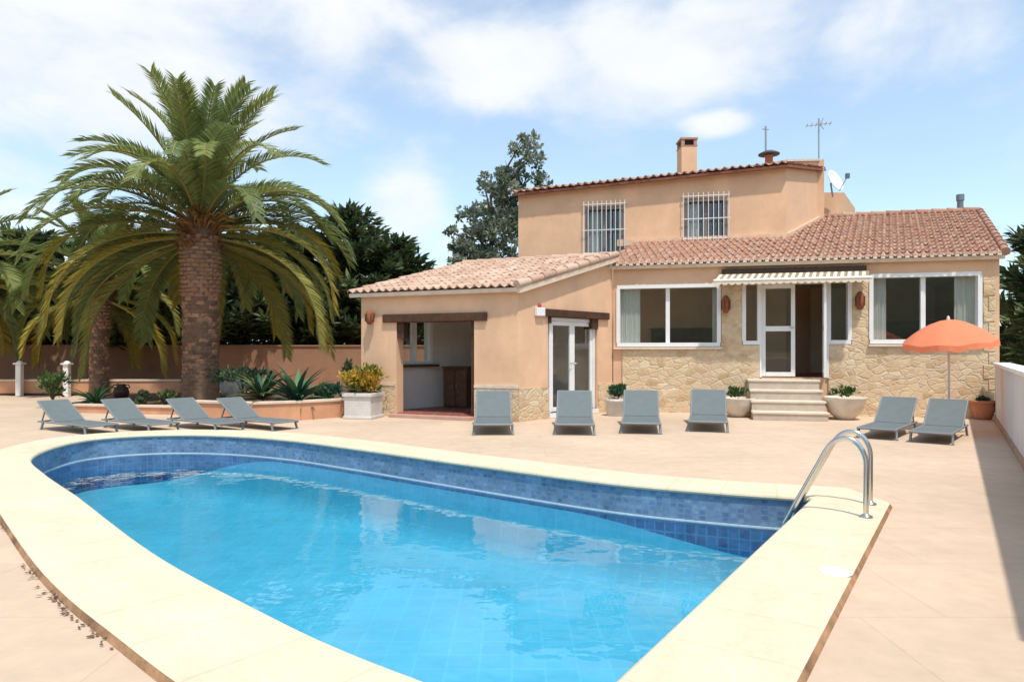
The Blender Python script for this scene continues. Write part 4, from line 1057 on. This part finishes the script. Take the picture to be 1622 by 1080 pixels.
def palm(base, h, rt, label, n, L, seed, scale=1.0, spec=None, name='palm_tree'):
    rr = random.Random(seed); base = Vector(base)
    o = empty(name, base, label, 'palm')
    mb = MB(); mb.lathe(base, [(rt * 1.12, -.1), (rt * 1.02, .15), (rt * .93, h * .3), (rt * .95, h * .6), (rt * 1.05, h * .8), (rt * 1.1, h * .95), (rt * .7, h + .25), (0, h + .4)], 20)
    rows = int(h / .105)
    for r in range(rows):
        z = .05 + r * (h - .1) / rows; f = z / h; rz = rt * (.93 + .14 * max(0, f - .5)); k = 13
        up = f > .62
        for j in range(k):
            a = 2 * math.pi * (j + .5 * (r % 2)) / k + rr.uniform(-.05, .05)
            c = base + Vector((math.cos(a) * rz, math.sin(a) * rz, z)); ou = Vector((math.cos(a), math.sin(a), 0)); tn = Vector((-math.sin(a), math.cos(a), 0))
            ht = .085 * rr.uniform(.8, 1.2); wdn = rt * .25; pr = (.075 if up else .035) * rr.uniform(.6, 1.3)
            mb.add([c - tn * wdn, c + tn * wdn, c + ou * pr + tn * wdn * .55 + Vector((0, 0, ht)), c + ou * pr - tn * wdn * .55 + Vector((0, 0, ht)), c - tn * wdn * .7 + Vector((0, 0, ht * 1.3)) - ou * .02, c + tn * wdn * .7 + Vector((0, 0, ht * 1.3)) - ou * .02],
                   [(0, 1, 2, 3), (3, 2, 5, 4), (0, 3, 4), (1, 5, 2)], 1 if (up or rr.random() < .3) else 0)
    # shaggy fibre below the crown
    for _ in range(260):
        a = rr.uniform(0, 6.283); z = h * rr.uniform(.88, 1.12); c = base + Vector((math.cos(a) * rt * .9, math.sin(a) * rt * .9, z))
        d = Vector((math.cos(a), math.sin(a), rr.uniform(.2, 1.2))); leaf(mb, c, d, Vector((0, 0, 1)), rr.uniform(.2, .45), .09, 2)
    for k in range(34):      # orange stalks between the leaf bases
        a = rr.uniform(0, 6.283); z0 = h * rr.uniform(1.0, 1.12); q = base + Vector((math.cos(a) * rt * .7, math.sin(a) * rt * .7, z0)); ou = Vector((math.cos(a), math.sin(a), 0))
        mb.tube([q, q + ou * .3 + Vector((0, 0, .18)), q + ou * .62 + Vector((0, 0, rr.uniform(-.05, .2)))], [.03, .02, .008], 5, 3)
    mb.build('trunk', [PALMBARK, PALMBASE, PALMFIBRE, PALMSTALK], o, fix=False)
    cr = MB()
    for i in range(n):
        f = (i + .5) / n                       # 0 youngest .. 1 oldest
        az_ = i * 2.39996 + rr.uniform(-.25, .25)
        el0 = rad(88 - 112 * f ** .85 + rr.uniform(-7, 7)); Lf = L * (.94 if f < .16 else (.92 if f < .4 else 1.06)) * rr.uniform(.9, 1.08)
        dr = rad(78 + 40 * math.sin(math.pi * f) + rr.uniform(-12, 16)); 
        if f < .16: dr = rad(48 + rr.uniform(-14, 22))
        if f > .4 and abs((az_ + 1.2 + math.pi) % (2 * math.pi) - math.pi) < .55 + .3 * f: continue
        mi = rr.choice([0, 0, 1]) if f < .5 else rr.choice([0, 0, 1, 2, 2])
        tip_ = None
        if f > .5 and rr.random() < .30: tip_ = 3
        if f > .78 and rr.random() < .3: mi = 3 if rr.random() < .2 else 2
        b = base + Vector((math.cos(az_) * rt * .55 * f, math.sin(az_) * rt * .55 * f, h + .38 - .55 * f))
        frond(cr, b, az_, el0, Lf, dr, mi, rr, tipmi=tip_)
    cr.build('crown', FR, o, fix=False)
    return o
pb_ = G(318, 634, .12)
palm((pb_.x, pb_.y, .1), 4.2, .44, 'big date palm with a thick scaly trunk and drooping fronds in the flower bed', 108, 4.05, 5)
palm((-16.6, 20.6, .1), 3.6, .34, 'second palm at the left edge of the garden, half out of frame', 46, 3.3, 11)
palm((-12.6, 21.2, .1), 3.0, .27, 'slim palm standing behind the left fronds of the big palm', 36, 2.7, 12)

# ------------------------------------------------------------------ garden walls, beds
mb = MB(); mb.box((-12.4, 24.2, .76), (24.6, .22, 1.52)); o = mb.build('garden_wall', BACKWALL, origin=(-12.4, 24.2, 0)); tag(o, 'long ochre garden wall closing off the rear of the garden, coloured darker for tree shade', 'wall')
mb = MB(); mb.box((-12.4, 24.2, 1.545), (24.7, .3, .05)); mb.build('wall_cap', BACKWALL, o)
pa = G(-160, 626); pbb = G(287, 626)
mb = MB(); mb.bar(Vector((pa.x, pa.y, .22)), Vector((pbb.x, pbb.y, .22)), .2, .44); o = mb.build('planter_wall', BEDWALL, origin=((pa.x + pbb.x) / 2, pa.y, 0)); tag(o, 'low orange planter wall with pale coping left of the palm trunk', 'wall')
mb = MB(); mb.bar(Vector((pa.x, pa.y, .465)), Vector((pbb.x + .03, pbb.y, .465)), .26, .05); mb.build('coping', BEDCAP, o)
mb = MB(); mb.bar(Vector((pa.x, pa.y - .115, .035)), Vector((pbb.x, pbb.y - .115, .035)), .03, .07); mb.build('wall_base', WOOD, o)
def bed_wall(pts, z, th, label):
    o0 = sum(pts, Vector()) / len(pts); o = empty('flower_bed_wall', o0, label, 'wall'); mb = MB(); cp = MB()
    for a, b in zip(pts, pts[1:]):
        d = (b - a).normalized() * .05
        mb.bar(a + Vector((0, 0, z / 2)), b + d + Vector((0, 0, z / 2)), th, z); cp.bar(a + Vector((0, 0, z + .022)), b + d + Vector((0, 0, z + .022)), th + .06, .04)
    mb.build('wall_body', BEDWALL, o); cp.build('coping', BEDCAP, o); return o
bed_wall([G(118, 653), G(215, 655), G(306, 657)], .15, .16, 'low orange curb of the flower bed behind the left loungers')
bed_wall([G(306, 664), G(400, 668), G(470, 665), G(540, 660)], .34, .2, 'raised orange flower bed wall between palm and square planter')
# soil
mb = MB(); bp_ = [G(118, 652), G(215, 654), G(306, 656), Vector((G(306, 656).x, 21.5, 0)), Vector((G(118, 652).x - 3, 21.5, 0))]
vsb = [Vector((p.x, p.y, .09)) for p in bp_]; mb.add(vsb, [(0, 1, 2, 3, 4)])
bq = [G(306, 663), G(400, 667), G(470, 664), G(540, 659), Vector((-3.6, 15.2, 0)), Vector((-3.6, 21.5, 0)), Vector((G(306, 656).x, 21.5, 0))]
mb.add([Vector((p.x, p.y, .26)) for p in bq], [tuple(range(7))]); mb.add([Vector((bq[0].x, bq[0].y, .26)), Vector((bq[6].x, bq[6].y, .26)), Vector((bq[6].x, bq[6].y, .09)), Vector((bq[0].x, bq[0].y, .09))], [(0, 1, 2, 3)])
o = mb.build('garden_soil', SOIL, fix=False); tag(o, kind='structure')

def lamp_post(px, py, label):
    p = G(px, py); o = empty('garden_post', p, label, 'garden post', 'white garden posts')
    h = .95; mb = MB(); mb.box((p.x, p.y, h / 2), (.16, .16, h)); mb.build('shaft', CAPM, o, bevel=.015)
    mb = MB(); mb.box((p.x, p.y, h + .03), (.24, .24, .05)); mb.lathe(p + Vector((0, 0, h + .055)), [(.1, 0), (.06, .05), (0, .07)], 10); mb.build('post_cap', CAPM, o)
lamp_post(31, 627, 'short white garden post nearest the left edge'); lamp_post(106, 628, 'short white garden post behind the small round shrub')

def shrub(name, p, rx, n, size, mats, label, cat='shrub', mis=None, group=None, asp=.45, updir=.7):
    p = Vector(p); o = empty(name, p, label, cat, group)
    mb = MB(); 
    for k in range(6): e = p + Vector((R.uniform(-1, 1) * rx[0] * .6, R.uniform(-1, 1) * rx[1] * .6, rx[2] * R.uniform(.9, 1.5))); mb.tube([p, p.lerp(e, .5) + Vector((0, 0, .05)), e], [.02, .014, .006], 5)
    mb.build('stem', BARK, o)
    mb = MB()
    for k in range(max(5, n // 60)):
        v = rv(); c = p + Vector((v.x * rx[0] * .65, v.y * rx[1] * .65, rx[2] * (1 + .7 * v.z))); s = .42
        cloud(mb, c, (rx[0] * s, rx[1] * s, rx[2] * s), 60, size, 0, .2, updir, asp, mis or [R.randrange(len(mats)), R.randrange(len(mats))])
    mb.build('foliage', mats, o, fix=False); return o
def agave(p, n, L, wd, label, mats, name='agave_plant'):
    p = Vector(p); o = empty(name, p, label, 'plant')
    mb = MB()
    for k in range(n):
        a = k * 2.4 + R.uniform(-.2, .2); e = rad(R.uniform(12, 78)); l = L * R.uniform(.75, 1.1); n2 = 6; q = p.copy(); pts = [q.copy()]
        for i in range(n2):
            q += Vector((math.cos(a) * math.cos(e), math.sin(a) * math.cos(e), math.sin(e))) * l / n2; pts.append(q.copy()); e -= .13
        tn = Vector((-math.sin(a), math.cos(a), 0)); vs_ = []
        for i, q_ in enumerate(pts):
            w_ = wd * (.7 + .5 * math.sin(math.pi * i / n2)) * (1 - (i / n2) ** 3); vs_ += [q_ - tn * w_ / 2 + Vector((0, 0, w_ * .25)), q_, q_ + tn * w_ / 2 + Vector((0, 0, w_ * .25))]
        fs = []
        for i in range(n2): fs += [(3 * i, 3 * i + 1, 3 * i + 4, 3 * i + 3), (3 * i + 1, 3 * i + 2, 3 * i + 5, 3 * i + 4)]
        mb.add(vs_, fs, R.randrange(len(mats)), True)
    mb.build('leaf_rosette', mats, o, fix=False); return o
AG = [leafmat('agave_green', (.085, .18, .08), .2, .08), leafmat('agave_dark', (.03, .085, .05), .2, .08)]
AG2 = [leafmat('yucca_light', (.12, .26, .10), .2, .1), leafmat('yucca_mid', (.07, .17, .06), .2, .1)]
q = G(84, 634, .1); shrub('round_shrub', q, (.42, .4, .42), 420, .12, SH[:2], 'small round green shrub in front of the orange planter wall')
q = G(152, 640, .1); agave(q, 30, .85, .07, 'light green spiky yucca in front of the orange planter wall', AG2, 'yucca_plant')
q = G(470, 640, .26); agave(q, 46, .98, .11, 'large blue green agave sprawling over the raised bed wall', AG)
q = G(415, 632, .26); agave(q, 34, .95, .10, 'dark green spiky plant between the palm trunk and the big agave', [AG[1], LG[2]], 'spiky_plant')
q = G(385, 628, .26); shrub('low_shrub', q, (.8, .5, .4), 700, .13, [LG[1], LG[2], SH[2]], 'dark low shrub at the right foot of the palm trunk')
q = G(515, 636, .26); shrub('creeping_shrub', q, (.5, .4, .25), 420, .12, [SH[0], SH[2], LG[1]], 'low creeping shrub on the raised bed next to the square planter')
q = G(548, 610, .26); shrub('wall_shrub', q, (.28, .3, .45), 360, .14, [LG[1], LG[2], LG[0]], 'dark upright shrub in the corner beside the annex wall')
q = G(225, 643, .1); shrub('dwarf_shrub', q, (.28, .25, .17), 240, .09, [LG[0], LG[1]], 'small dark shrub left in the flower bed behind the loungers', group='small dark bed shrubs')
q = G(262, 643, .1); shrub('dwarf_shrub', q, (.3, .25, .2), 240, .09, [LG[0], LG[1], YL[2]], 'small dark shrub near the palm trunk behind the loungers', group='small dark bed shrubs')
# dark jar on the bed
q = G(192, 634, .1); o = empty('clay_jar', q, 'dark reddish brown round clay jar in the bed behind the left loungers', 'jar')
DJ = mat('dark_clay', (.05, .016, .014), .5, .2, 8)
mb = MB(); mb.lathe(q, [(0, 0), (.10, 0), (.17, .12), (.19, .22), (.15, .33), (.09, .38), (.11, .41), (.09, .42), (.08, .38), (0, .36)], 18); mb.build('body', DJ, o)
mb = MB()
for s in (-1, 1): mb.tube([q + Vector((s * .15, 0, .3)), q + Vector((s * .22, 0, .34)), q + Vector((s * .19, 0, .40)), q + Vector((s * .09, 0, .39))], .015, 6)
mb.build('handle', DJ, o)
# pale rocks by the palm
for i, (px, py, s) in enumerate(((362, 622, .42), (380, 620, .26))):
    q = G(px, py, .2); b = bmesh.new(); bmesh.ops.create_icosphere(b, subdivisions=3, radius=1)
    for v in b.verts:
        v.co *= 1 + .22 * math.sin(v.co.x * 3.1 + i) * math.cos(v.co.y * 2.7 + i * 2) + R.uniform(-.05, .05); v.co.x *= s * .62; v.co.y *= s * .5; v.co.z *= s * .95
    me = bpy.data.meshes.new('garden_rock'); b.to_mesh(me); b.free(); me.materials.append(ROCK); o = bpy.data.objects.new('garden_rock', me); COL.objects.link(o); o.location = q + Vector((0, 0, s * .55))
    tag(o, ('tall pale rock right beside the palm trunk in the bed', 'smaller pale rock further right of the palm trunk')[i], 'rock', 'pale rocks by the palm')

# ------------------------------------------------------------------ pots
p = G(571, 664)
pl = empty('square_planter', p, 'square pale stone planter with a yellow green bush beside the porch opening', 'planter')
mb = MB(); hw = .31; ang = Matrix.Rotation(rad(-14), 3, 'Z'); H = .52; p = p + Vector((0, .3, 0))
mb.box(p + Vector((0, 0, H / 2)), (hw * 2 - .04, hw * 2 - .04, H), ang); mb.box(p + Vector((0, 0, H - .035)), (hw * 2 + .03, hw * 2 + .03, .075), ang); mb.box(p + Vector((0, 0, .03)), (hw * 2, hw * 2, .058), ang)
mb.build('box', CONCRETE, pl, bevel=.012)
mb = MB(); mb.box(p + Vector((0, 0, H + .004)), (hw * 1.8, hw * 1.8, .02), ang); mb.build('soil', SOIL, pl)
mb = MB()
for k in range(26):
    v = rv(); c = p + Vector((v.x * .40, v.y * .34, H + .28 + .22 * v.z)); cloud(mb, c, (.16, .16, .13), 44, .11, 0, .2, .9, .42, R.choice([[0, 0, 1], [1, 2, 0], [0, 3, 1], [2, 1, 2]]))
cloud(mb, p + Vector((0, 0, H + .1)), (.36, .32, .12), 160, .12, 2, .2, .8, .42)
fo = mb.build('yellow_bush', YL, pl, fix=False)
mb = MB()
for k in range(8): e = p + Vector((R.uniform(-.3, .3), R.uniform(-.3, .3), H + .4)); mb.tube([p + Vector((0, 0, H)), e], [.014, .005], 5)
mb.build('stem', BARK, fo)
def bowl(px, py, r, h, label, m, plant, name='bowl_planter', prof=None, psz=(.25, .25, .16), n=240):
    p = G(px, py); o = empty(name, p, label, 'planter')
    prof = prof or [(0, 0), (.42 * r, 0), (.45 * r, .05 * h), (.72 * r, .3 * h), (.93 * r, .68 * h), (.99 * r, .93 * h), (1.03 * r, h), (.95 * r, h), (.90 * r, .86 * h), (0, .86 * h)]
    mb = MB(); mb.lathe(p, prof, 32); mb.build('bowl', m, o)
    mb = MB(); mb.lathe(p, [(0, .90 * h), (.88 * r, .885 * h)], 20); mb.build('soil', SOIL, o)
    mb = MB()
    for k in range(max(4, n // 40)):
        v = rv(); cloud(mb, p + Vector((v.x * psz[0] * .7, v.y * psz[1] * .7, h * .95 + psz[2] * (.8 + .6 * v.z))), (psz[0] * .42, psz[1] * .42, psz[2] * .42), 40, .085, 0, .2, .9, .42, plant[1])
    mb.build('plant', plant[0], o, fix=False); return o
bowl(1168, 660, .36, .40, 'round cream bowl planter to the left of the entrance steps', BOWLM, (SH, [0, 2, 0]), psz=(.24, .22, .13), n=260)
bowl(1338, 664, .40, .45, 'round cream bowl planter to the right of the entrance steps', BOWLM, (SH, [0, 1, 0]), psz=(.26, .22, .13), n=260)
sqp = [(0, 0), (.8, 0), (.84, .04), (.96, .8), (1.02, .82), (1.02, 1), (.92, 1), (.9, .86), (0, .86)]
bowl(976, 658, .24, .36, 'white tub with a bushy green plant in the corner between annex and house', CONCRETE, (SH, [0, 2, 2]), 'tub_planter', [(a * .24, b * .36) for a, b in sqp], psz=(.24, .22, .2), n=560)
bowl(1557, 664, .23, .36, 'terracotta pot at the house corner beside the white boundary wall', CLAY, ([LG[0], LG[1]], [0, 1]), 'terracotta_pot', [(a * .23, b * .38) for a, b in [(0, 0), (.62, 0), (.7, .1), (.95, .6), (.9, .85), (1.02, .88), (1.02, 1), (.9, 1), (.86, .88), (0, .86)]], psz=(.13, .13, .05), n=120)

# porch furniture seen through the opening
c = AT(728, 600, 16.0); c.z = .076; o = empty('wooden_cabinet', c, 'dark wooden cabinet standing inside the shaded porch', 'cabinet')
Mz = Matrix.Rotation(math.atan2(AW.e.y, AW.e.x), 3, 'Z')
mb = MB(); mb.box(c + Vector((0, 0, .45)), (.6, .42, .9), Mz); mb.build('body', WOOD, o)
mb = MB(); mb.box(c + Vector((0, 0, .92)), (.68, .48, .04), Mz); mb.build('top', WOOD, o)
for s in (-1, 1): 
    mb = MB(); mb.box(c + Mz @ Vector((s * .145, -.22, .45)), (.27, .02, .8), Mz); d_ = mb.build('door', mat('cabinet_door', (.10, .05, .028), .6, .3, 8), o, bevel=.008)
    mb = MB(); mb.box(c + Mz @ Vector((s * .05, -.245, .5)), (.02, .03, .1), Mz); mb.build('handle', STEEL, d_)

def sideboard(u, d, w_, h_, label):
    c = FW.P(u, fl, d); o = empty('sideboard', c, label, 'sideboard'); Mq = Matrix.Rotation(math.atan2(FW.e.y, FW.e.x), 3, 'Z')
    mb = MB(); mb.box(c + Vector((0, 0, h_ / 2 + .04)), (w_, .42, h_ - .08), Mq); mb.build('body', WOOD, o)
    mb = MB(); mb.box(c + Vector((0, 0, h_ + .015)), (w_ + .06, .46, .03), Mq); mb.build('top', WOOD, o)
    k = max(2, int(w_ / .5))
    for i in range(k):
        x = (i + .5) / k * w_ - w_ / 2; mb = MB(); mb.box(c + Mq @ Vector((x, -.218, h_ / 2 + .04)), (w_ / k - .04, .014, h_ - .14), Mq); d_ = mb.build('door', WOOD, o)
        mb = MB(); mb.box(c + Mq @ Vector((x + w_ / k * .35, -.235, h_ * .55)), (.015, .02, .09), Mq); mb.build('handle', STEEL, d_)
    return o
sideboard(1.55, 1.9, 1.5, 1.1, 'dark wooden sideboard inside behind the left picture window')
sideboard(6.9, 2.4, 1.4, 1.25, 'dark wooden sideboard inside behind the right picture window')
# far added ridge all round, raised behind the camera to darken window reflections
mb = MB(); n = 320
for i in range(n):
    a = 2 * math.pi * i / n; back = max(0, -math.cos(a)); r = 620; hgt = 10 + 7 * math.sin(i * 2 * math.pi / n * 9) + 4 * math.sin(i * 2 * math.pi / n * 23 + 1) + 75 * back
    for rr_, zz in ((r, -1), (r + 120, hgt), (r + 260, -1)): mb.v.append(Vector((math.sin(a) * rr_, math.cos(a) * rr_, zz)))
for i in range(n):
    for j in (0, 1): mb.f.append([3 * i + j, 3 * ((i + 1) % n) + j, 3 * ((i + 1) % n) + 1 + j, 3 * i + 1 + j]); mb.m.append(0); mb.sm.append(True)
o = mb.build('hills_and_added_ridge', mat('hill_scrub', (.10, .12, .08), .95, .3, .05, 0), fix=False); tag(o, kind='structure')

# dry leaves caught along the outer edge of the coping
mb = MB(); DRY = [mat('dry_leaf', (.20, .09, .05), .9, .3, 20), mat('dry_leaf_dark', (.10, .06, .04), .9, .3, 20)]
edge = offset(inner, CW + .03)
spots = []
for q in (G(27, 827), G(128, 932), G(150, 957), G(187, 990), G(90, 897), G(20, 816)):
    k = min(range(N), key=lambda i: (edge[i] - q).length); spots.append(k)
for k in spots:
    for _ in range(R.randint(12, 20)):
        kk = (k + round(R.gauss(0, 1.1))) % N; c = edge[kk].lerp(edge[(kk + 1) % N], R.random()) + (edge[kk] - inner[kk]).normalized() * abs(R.gauss(0, .012)); c.z = .008; dd = Vector((R.uniform(-1, 1), R.uniform(-1, 1), R.uniform(0, .15)))
        leaf(mb, c, dd, Vector((R.uniform(-.4, .4), R.uniform(-.4, .4), 1)), R.uniform(.02, .045), R.uniform(.012, .022), R.randrange(2))
o = mb.build('leaf_litter', DRY, origin=(-1, 5, 0), fix=False); tag(o, 'dry brown leaf litter scattered along the outer edge of the pool coping', 'leaf litter', kind='stuff')
